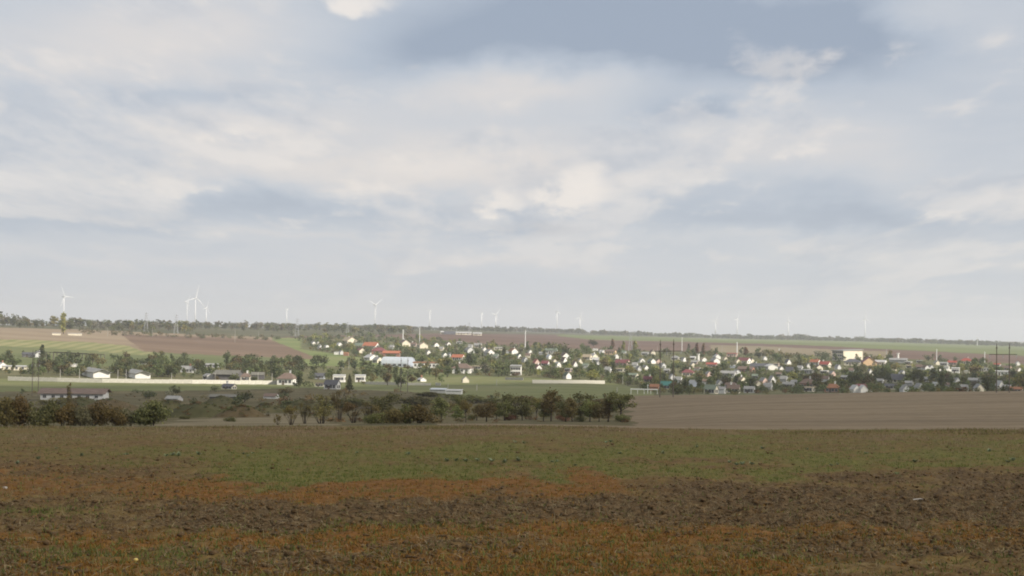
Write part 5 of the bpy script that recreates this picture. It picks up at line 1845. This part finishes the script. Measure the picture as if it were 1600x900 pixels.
# white gas pipe carried on short posts
A_, B_ = ground_at(985, 615.5, 392), None
B_ = on_ground(1028, A_[3])
pipe = empty('gas_pipe', A_[:3])
v = Vector((B_[0] - A_[0], B_[1] - A_[1], 0))
MB().tube((0, 0, 1.6), v + Vector((0, 0, 1.6)), 0.16, 0.16, 8).build('pipe', WHITEP, pipe)
for t in (0.02, 0.26, 0.5, 0.74, 0.98):
    p = v * t
    zz = float(zg(A_[0] + p.x, A_[1] + p.y)) - A_[2]
    MB().tube(p + Vector((0, 0, zz - 0.4)), p + Vector((0, 0, 1.6)), 0.08, 0.08, 6).build('support', WHITEP, pipe)
tag(pipe, 'white gas pipe on short supports at the edge of the stubble field', 'pipe')


def lattice(px, top, base, label, half=1.6, mat=STEEL, dmin=800):
    x, y, z, d = ground_at(px, base, dmin)
    h = (base - top) * d / FPX
    o = empty('lattice_tower', (x, y, z))
    c = [(-half, -half), (half, -half), (half, half), (-half, half)]
    for cx, cy in c:
        MB().tube((cx, cy, -0.5), (cx * 0.15, cy * 0.15, h), 0.16, 0.10, 4).build('leg', mat, o)
    br = MB()
    n = 7
    for i in range(n):
        for j in range(4):
            s0, s1 = 1 - 0.85 * i / n, 1 - 0.85 * (i + 1) / n
            a, b = c[j], c[(j + 1) % 4]
            br.tube((a[0] * s0, a[1] * s0, h * i / n), (b[0] * s1, b[1] * s1, h * (i + 1) / n), 0.06, 0.06, 3)
    br.build('bracing', mat, o)
    for t in (0.72, 0.84, 0.95):
        MB().tube((-half * 1.3, 0, h * t), (half * 1.3, 0, h * t), 0.10, 0.10, 4).build('crossarm', mat, o)
    return tag(o, label, 'pylon')


lattice(985, 518, 548, 'pale lattice tower among yellow poplars above the village', 1.8)
lattice(464, 498, 527, 'faint lattice pylon beside the lone distant turbine', 2.2)
lattice(275, 492, 521, 'small lattice pylon left of the paired wind turbines', 2.0)
lattice(228, 489, 519, 'small lattice pylon standing on the left hilltop woods', 2.0)
lattice(733, 504, 524, 'thin dark pylon above the plateau farm buildings', 2.0)
lattice(543, 503, 529, 'thin pylon on the horizon left of the slender turbine', 2.0)


# ------------------------------------------------------------------ wind turbines
TURB_W = material('turbine_white', (0.80, 0.80, 0.79), (0.76, 0.76, 0.75), 0.05, rough=0.4)
tower_m = new_mesh('tower', *(lambda m: (m.V, m.F))(MB().tube((0, 0, -3), (0, 0, 1.0 * 96), 1.6, 1.0, 14)), [TURB_W], smooth=True)


def blade_mesh(L=45.0):
    V, F = [], []
    st = [(0.0, 0.9, 0.9), (0.05, 1.0, 0.9), (0.18, 1.3, 0.4), (0.5, 0.85, 0.28), (0.85, 0.5, 0.16), (1.0, 0.25, 0.1)]
    for t, c, th in st:
        tw = math.radians(18 * (1 - t))
        for k in range(6):
            a = 2 * math.pi * k / 6
            px_, py_ = math.cos(a) * c, math.sin(a) * th
            V.append((px_ * math.cos(tw) - py_ * math.sin(tw), px_ * math.sin(tw) + py_ * math.cos(tw), t * L))
    for i in range(len(st) - 1):
        for k in range(6):
            j = (k + 1) % 6
            F.append((i * 6 + k, i * 6 + j, (i + 1) * 6 + j, (i + 1) * 6 + k))
    F.append(tuple(range((len(st) - 1) * 6, len(st) * 6)))
    return new_mesh('blade', V, F, [TURB_W], smooth=True)


blade_m = blade_mesh()
nm_ = MB()
nm_.prism([(-2.0, -2.0), (2.0, -2.0), (2.2, 0.8), (1.4, 2.2), (-1.4, 2.2), (-2.2, 0.8)], -3.0, 9.0)
nacelle_m = nm_.mesh('nacelle', [TURB_W])
hm_ = MB()
hm_.tube((0, -3.0, 0), (0, -5.2, 0), 2.0, 1.7, 10)
hm_.tube((0, -5.2, 0), (0, -6.4, 0), 1.7, 0.5, 10)
hub_m = hm_.mesh('hub', [TURB_W])
TURBINES = [(97, 466, 47, -28, 'wind turbine above the hilltop poplar, nearest the picture edge'), (290, 474, 70, 35, 'shorter wind turbine of the close pair'),
            (303, 467, 25, 12, 'taller wind turbine of the close pair'), (446, 484, 84, 0, 'edge-on wind turbine alone between pair and slender one'),
            (584, 477, 40, -65, 'slender wind turbine with one blade hanging right'), (670, 486, 80, 8, 'edge-on wind turbine above the tall thin mast'),
            (751, 490, 78, 4, 'faint wind turbine, left of two faint ones'), (773, 492, 35, 40, 'faint wind turbine with spread blades, right of two faint ones'),
            (869, 488, 68, -15, 'wind turbine above the village middle'), (905, 497, 20, 15, 'smallest faint wind turbine right of the middle one'),
            (1117, 502, 25, 25, 'faint wind turbine left of the twisted one'), (1151, 499, 60, 20, 'wind turbine with a raised blade above the red roof'),
            (1231, 503, 20, -10, 'low wind turbine with one blade pointing right'), (1351, 500, 30, 0, 'wind turbine above the apartment block side of the village'),
            (320, 482, 60, 20, 'very faint far wind turbine right of the close pair')]
for px, hub, yaw, ph, words in TURBINES:
    ye = 520 + 0.01396 * (px - 800)
    d = 96.0 * FPX / (ye - hub)
    d = min(max(d, 4600), 6000)
    x, y, z, _ = on_ground(px, d)
    hubz = CAM[2] + (ye - hub) / FPX * d
    s = (hubz - z) / 96.0
    az = math.atan2(x, y)
    o = empty('wind_turbine', (x, y, z), -az + math.radians(yaw), (s, s, s))
    link('tower', tower_m, o).scale = (1.0 / s ** 1.7, 1.0 / s ** 1.7, 1)
    na = link('nacelle', nacelle_m, o, (0, 0, 97.6))
    hb_ = link('hub', hub_m, o, (0, 0, 97.6))
    for kb in range(3):
        b = link('blade', blade_m, hb_, (0, -4.2, 0))
        b.rotation_euler = (0, math.radians(ph + 120 * kb), 0)
        b.scale = (1.0 / s ** 1.2, 1.0 / s ** 1.2, 1)
    tag(o, words, 'wind turbine', 'wind turbines on the horizon')


# ------------------------------------------------------------------ what lies and grows on the near field
def sample_field(n, pxr, pyr, weight, seed):
    """random spots on the near field with the density of a cover weight"""
    rg = np.random.default_rng(seed)
    xs, ys_ = [], []
    got = 0
    while got < n:
        m = n * 2
        px = rg.uniform(pxr[0], pxr[1], m)
        py = rg.uniform(pyr[0], pyr[1], m)
        kq = (py - 520.0) / FPX
        d = 1.8 / np.maximum(kq - slope0, 1e-3)
        az = px_to_az(px)
        ok = (d > NEAR0 + 0.3) & (d < 89)
        x, y = np.sin(az[ok]) * d[ok], np.cos(az[ok]) * d[ok]
        c = field_cover(x, y)
        w = weight(c)
        keep = rg.uniform(0, 1, len(x)) < w
        xs.append(x[keep])
        ys_.append(y[keep])
        got += int(keep.sum())
    x = np.concatenate(xs)[:n]
    y = np.concatenate(ys_)[:n]
    return x, y, zg0(x, y) + near_relief(x, y), rg


def blades(x, y, z, rg, length, width, lean, per=1, bend=0.35, spread=0.02):
    """thin leaf blades, two quads each"""
    x, y, z = np.repeat(x, per), np.repeat(y, per), np.repeat(z, per)
    n = len(x)
    x = x + rg.normal(0, spread, n)
    y = y + rg.normal(0, spread, n)
    a = rg.uniform(0, 2 * np.pi, n)
    L = rg.uniform(length[0], length[1], n)
    e = rg.uniform(lean[0], lean[1], n)          # angle above the ground
    dx, dy, dz = np.cos(a) * np.cos(e), np.sin(a) * np.cos(e), np.sin(e)
    w = rg.uniform(width[0], width[1], n)
    sx, sy = -np.sin(a) * w, np.cos(a) * w
    sz = rg.normal(0, 0.4, n) * w
    B = np.stack([x, y, z - 0.004], 1)
    D_ = np.stack([dx, dy, dz], 1) * L[:, None]
    S = np.stack([sx, sy, sz], 1)
    mid = B + D_ * 0.55
    tip = B + D_ - np.array([0, 0, 1.0]) * (L * bend * rg.uniform(0, 1, n))[:, None] * 0.5
    tip[:, 2] = np.maximum(tip[:, 2], z + 0.002)
    V = np.stack([B - S, B + S, mid + S * 0.8, mid - S * 0.8, tip + S * 0.25, tip - S * 0.25], 1).reshape(-1, 3)
    i = np.arange(n)[:, None] * 6
    F = np.concatenate([i + np.array([0, 1, 2, 3]), i + np.array([3, 2, 4, 5])], 0)
    return V, F


STRAW = leaf_material('dry_straw', [(0.11, 0.078, 0.042), (0.20, 0.145, 0.082), (0.34, 0.265, 0.165)], transl=0.15, objrnd=0.0)
RUSTW = leaf_material('dead_rusty_weeds', [(0.128, 0.059, 0.017), (0.205, 0.095, 0.025), (0.27, 0.145, 0.046)], transl=0.2, objrnd=0.0)
GRASS = leaf_material('field_grass', [(0.075, 0.095, 0.026), (0.12, 0.135, 0.038), (0.19, 0.175, 0.062)], transl=0.25, objrnd=0.0)
WEED = leaf_material('blue_green_weed', [(0.12, 0.145, 0.075), (0.17, 0.20, 0.11), (0.23, 0.26, 0.16)], transl=0.2, objrnd=0.15)
CLOD = material('clod_soil', (0.145, 0.092, 0.044), (0.058, 0.037, 0.018), 14.0)

x, y, z, rg = sample_field(74000, (-300, 1900), (668, 985), lambda c: np.clip(0.10 + 0.9 * c[:, 1] + 0.2 * c[:, 3], 0, 1), 3)
V, F = blades(x, y, z + 0.02, rg, (0.03, 0.12), (0.0018, 0.004), (0.0, 0.5))
tag(link('straw_litter', new_mesh('straw_litter', V, F, [STRAW])), 'pale dry straw scattered over the bare soil', kind='stuff')
x, y, z, rg = sample_field(3700, (-300, 1900), (668, 985), lambda c: np.clip(0.10 + 0.9 * c[:, 1], 0, 1), 13)
V, F = blades(x, y, z, rg, (0.05, 0.17), (0.0015, 0.0032), (0.5, 1.5), per=3, bend=0.3, spread=0.03)
tag(link('straw_stubble', new_mesh('straw_stubble', V, F, [STRAW])), 'pale dry stalks standing out of the soil', kind='stuff')
x, y, z, rg = sample_field(20000, (-300, 1900), (680, 985), lambda c: np.clip(0.04 + 0.95 * c[:, 0], 0, 1), 4)
V, F = blades(x, y, z, rg, (0.02, 0.065), (0.003, 0.008), (0.2, 1.3), per=5, spread=0.035)
tag(link('dead_weed_carpet', new_mesh('dead_weed_carpet', V, F, [RUSTW])), 'rust brown carpet of low dead weeds', kind='stuff')
x, y, z, rg = sample_field(19000, (-300, 1900), (666, 985), lambda c: np.clip(0.05 + 0.9 * c[:, 2] + 0.10 * c[:, 0] + 0.10 * c[:, 3], 0, 1), 5)
V, F = blades(x, y, z, rg, (0.03, 0.10), (0.003, 0.007), (0.3, 1.4), per=5, spread=0.04)
tag(link('field_grass', new_mesh('field_grass', V, F, [GRASS])), 'short green grass in bands across the field', kind='stuff')
x, y, z, rg = sample_field(6500, (-300, 1900), (664, 700), lambda c: np.clip(0.05 + 0.8 * c[:, 3], 0, 1), 6)
V, F = blades(x, y, z, rg, (0.05, 0.16), (0.004, 0.007), (0.4, 1.5), per=4, spread=0.06)
tag(link('dry_grass', new_mesh('dry_grass', V, F, [STRAW])), 'pale dry grass along the far edge of the field', kind='stuff')

# ragged weeds along the far rim of the field
rg = np.random.default_rng(44)
pq = rg.uniform(-300, 1900, 16000)
dq = rg.uniform(78, 91.5, 16000)
aq = px_to_az(pq)
x, y = np.sin(aq) * dq, np.cos(aq) * dq
ok = rg.uniform(0, 1, len(x)) < sstep(fbm(x / 4.0, y / 3.0, 4, 60), 0.46, 0.70)
x, y = x[ok], y[ok]
V, F = blades(x, y, zg0(x, y), rg, (0.05, 0.20), (0.006, 0.013), (0.4, 1.5), per=4, spread=0.12)
tag(link('rim_weeds', new_mesh('rim_weeds', V, F, [GRASS, STRAW], rg.integers(0, 2, len(F)))), 'ragged weeds along the far rim of the field', kind='stuff')

# clods of earth
ICO = np.array([(0, 0, 1), (0.894, 0, 0.447), (0.276, 0.851, 0.447), (-0.724, 0.526, 0.447), (-0.724, -0.526, 0.447), (0.276, -0.851, 0.447),
                (0.724, 0.526, -0.447), (-0.276, 0.851, -0.447), (-0.894, 0, -0.447), (-0.276, -0.851, -0.447), (0.724, -0.526, -0.447), (0, 0, -1)])
ICF = np.array([(0, 1, 2), (0, 2, 3), (0, 3, 4), (0, 4, 5), (0, 5, 1), (1, 6, 2), (2, 7, 3), (3, 8, 4), (4, 9, 5), (5, 10, 1),
                (2, 6, 7), (3, 7, 8), (4, 8, 9), (5, 9, 10), (1, 10, 6), (6, 11, 7), (7, 11, 8), (8, 11, 9), (9, 11, 10), (10, 11, 6)])
x, y, z, rg = sample_field(29000, (-300, 1900), (672, 985), lambda c: np.clip(0.05 + 0.95 * c[:, 1], 0, 1), 7)
n = len(x)
sz = np.clip(rg.lognormal(-4.1, 0.6, n), 0.006, 0.05)
V = ICO[None] * rg.uniform(0.35, 1.35, (n, 12, 1)) * sz[:, None, None] * np.stack([rg.uniform(0.8, 1.5, n), rg.uniform(0.8, 1.5, n), rg.uniform(0.5, 0.9, n)], 1)[:, None, :]
V = V + np.stack([x, y, z + sz * 0.25], 1)[:, None, :]
F = (ICF[None] + (np.arange(n) * 12)[:, None, None]).reshape(-1, 3)
tag(link('soil_clods', new_mesh('soil_clods', V.reshape(-1, 3), F, [CLOD])), 'dark clods of turned earth', kind='stuff')


# broad-leaved weeds that stand out singly
def weed_mesh(seed, n=11):
    rg = np.random.default_rng(seed)
    VV, FF = [], []
    for i in range(n):
        a = i * 2.4 + rg.normal(0, 0.3)
        L = rg.uniform(0.6, 1.0)
        up = rg.uniform(0.25, 1.0)
        w = rg.uniform(0.16, 0.26)
        d_ = np.array([math.cos(a), math.sin(a), 0])
        s = np.array([-math.sin(a), math.cos(a), 0])
        pts = []
        for t, ww in ((0.0, 0.15), (0.35, 0.8), (0.65, 1.0), (0.88, 0.55), (1.0, 0.05)):
            c = d_ * L * t * (1 - 0.45 * up) + np.array([0, 0, 1]) * (up * L * t - 0.35 * t * t * (1.1 - up) * 0.6)
            pts.append((c - s * w * ww + np.array([0, 0, 0.03 * ww]), c, c + s * w * ww + np.array([0, 0, 0.03 * ww])))
        b = len(VV)
        for p in pts:
            VV += [p[0], p[1], p[2]]
        for q in range(4):
            FF += [(b + q * 3, b + q * 3 + 1, b + q * 3 + 4, b + q * 3 + 3), (b + q * 3 + 1, b + q * 3 + 2, b + q * 3 + 5, b + q * 3 + 4)]
    return new_mesh('weed_plant', VV, FF, [WEED])


WEEDS = [weed_mesh(i) for i in range(5)]
SPOTS = [(90, 706), (199, 715), (262, 716), (272, 717), (281, 716), (313, 714), (382, 714), (390, 715), (398, 712), (806, 695), (820, 697), (900, 731), (955, 694), (948, 695), (700, 726),
         (714, 725), (729, 726), (748, 727), (770, 727), (790, 727), (812, 726), (865, 726), (872, 727), (970, 711), (1037, 710), (1141, 720), (1152, 721), (1161, 721), (1176, 722), (1354, 703), (1310, 720),
         (1300, 721), (1583, 715), (1575, 716), (1546, 700), (1262, 699), (1402, 736), (1090, 698), (1192, 698), (62, 720), (130, 716), (1430, 718), (640, 716), (560, 712), (30, 728)]
for i, (px, py) in enumerate(SPOTS):
    dd_ = 1.8 / ((py - 520.0) / FPX - slope0)
    az = px_to_az(np.array([float(px)]))[0]
    x, y = math.sin(az) * dd_, math.cos(az) * dd_
    z = float(zg0(x, y)) + float(near_relief(np.array([x]), np.array([y]))[0])
    s = random.uniform(0.08, 0.15)
    o = link('weed_plant', WEEDS[i % 5], None, (x, y, z))
    o.rotation_euler = (0, 0, random.uniform(0, 6.28))
    o.scale = (s * 1.2, s * 1.2, s)
    tag(o, 'blue-green broad-leaved weed in the grassy band of the field', 'weed', 'broad-leaved weeds on the field')


def field_spot(px, py):
    dd_ = 1.8 / ((py - 520.0) / FPX - slope0)
    az = px_to_az(np.array([float(px)]))[0]
    x, y = math.sin(az) * dd_, math.cos(az) * dd_
    return x, y, float(zg0(x, y)) + float(near_relief(np.array([x]), np.array([y]))[0])


# a yellow fruit, a pale stone, a white stick
x, y, z = field_spot(218, 872)
pts = ICO.copy()
mid = []
me = new_mesh('yellow_fruit', np.array([p * np.array([0.034, 0.026, 0.024]) for p in ICO]), ICF.astype(int), [material('yellow_rind', (0.62, 0.48, 0.16), (0.52, 0.38, 0.12), 30.0, rough=0.5)], smooth=True)
o = link('yellow_fruit', me, None, (x, y, z + 0.03))
mo = o.modifiers.new('round', 'SUBSURF')
mo.levels = mo.render_levels = 2
tag(o, 'small yellow fruit lying on the rusty weeds near the bottom edge', 'fruit')
x, y, z = field_spot(12, 763)
rg = np.random.default_rng(2)
o = link('pale_stone', new_mesh('pale_stone', ICO * rg.uniform(0.7, 1.2, (12, 1)) * np.array([0.055, 0.05, 0.035]), ICF, [material('pale_stone', (0.42, 0.38, 0.33), (0.33, 0.30, 0.26), 20.0)]), None, (x, y, z + 0.02))
tag(o, 'pale stone lying by the left picture edge of the field', 'stone')
x, y, z = field_spot(1438, 780)
mb = MB()
mb.tube((-0.11, 0, 0.03), (0.02, 0.01, 0.045), 0.009, 0.008, 6)
mb.tube((0.02, 0.01, 0.045), (0.12, -0.01, 0.03), 0.008, 0.004, 6)
tag(mb.build('dry_stick', material('bleached_wood', (0.55, 0.53, 0.48), (0.44, 0.42, 0.38), 30.0), None, (x, y, z)), 'short bleached stick lying on the dark soil', 'stick')


# ------------------------------------------------------------------ the cloud overhead whose shadow lies on the near field and the valley
def shade_cloud():
    ALT = 620.0
    sh = Vector((SUN.x, SUN.y, 0)) * (ALT / SUN.z)
    rim = [(-900, 440), (-330, 440), (-100, 450), (60, 520), (170, 620), (330, 790), (480, 850), (900, 900)]     # far edge of the shadow on the ground (x, y)
    xs = np.linspace(-950, 1000, 74)
    ts = np.linspace(0, 1, 46)
    edge_y = np.interp(xs, [r[0] for r in rim], [r[1] for r in rim])
    Xg, Tg = np.meshgrid(xs, ts, indexing='ij')
    ny = edge_y[:, None] + (fbm(Xg / 90.0, Tg * 3.0, 3, 91) - 0.5) * 70.0
    Yg = -520.0 + (ny + 520.0) * Tg
    edge_t = np.minimum.reduce([Tg, 1 - Tg, (Xg + 950) / 1950, (1000 - Xg) / 1950])
    th = np.sqrt(np.clip(edge_t * 5.0, 0, 1))
    top = ALT + 20 + th * (70 + 130 * fbm(Xg / 160.0, Yg / 160.0, 4, 17))
    bot = ALT + 18 - th * (14 + 26 * fbm(Xg / 120.0, Yg / 120.0, 3, 29))
    a = np.stack([Xg + sh.x, Yg + sh.y, bot], -1).reshape(-1, 3)
    b = np.stack([Xg + sh.x, Yg + sh.y, top + 0.5], -1).reshape(-1, 3)
    nc_, nr_ = Xg.shape
    f = grid_faces(nc_, nr_)
    F = np.concatenate([f[:, ::-1], f + len(a)], 0)
    m = bpy.data.materials.new('cloud_vapour')
    m.use_nodes = True
    k = NT(m.node_tree)
    m.node_tree.nodes.clear()
    out = k.n('ShaderNodeOutputMaterial')
    df_ = k.n('ShaderNodeBsdfDiffuse')
    tr = k.n('ShaderNodeBsdfTranslucent')
    df_.inputs[0].default_value = (0.9, 0.9, 0.9, 1)
    tr.inputs[0].default_value = (0.9, 0.9, 0.9, 1)
    mx = k.n('ShaderNodeMixShader')
    mx.inputs[0].default_value = 0.7
    k.link(df_.outputs[0], mx.inputs[1])
    k.link(tr.outputs[0], mx.inputs[2])
    tp = k.n('ShaderNodeBsdfTransparent')
    m2 = k.n('ShaderNodeMixShader')
    m2.inputs[0].default_value = 0.6
    k.link(mx.outputs[0], m2.inputs[1])
    k.link(tp.outputs[0], m2.inputs[2])
    k.link(m2.outputs[0], out.inputs[0])
    tag(link('cloud', new_mesh('cloud', np.concatenate([a, b]), F, [m], smooth=True)), 'grey cloud passing overhead and shading the field', kind='stuff')


shade_cloud()

# ------------------------------------------------------------------ air
hz = MB().box(-15500, 15500, -15500, 15500, -75.0, 205.0)
m = bpy.data.materials.new('hazy_air')
m.use_nodes = True
k = NT(m.node_tree)
m.node_tree.nodes.clear()
out = k.n('ShaderNodeOutputMaterial')
vol = k.n('ShaderNodeVolumePrincipled')
vol.inputs['Color'].default_value = (0.93, 0.95, 1.0, 1)
vol.inputs['Density'].default_value = 1.2e-4
vol.inputs['Anisotropy'].default_value = 0.2
k.link(vol.outputs[0], out.inputs['Volume'])
tag(hz.build('haze', m), 'pale haze over the valley and plateau', kind='stuff')
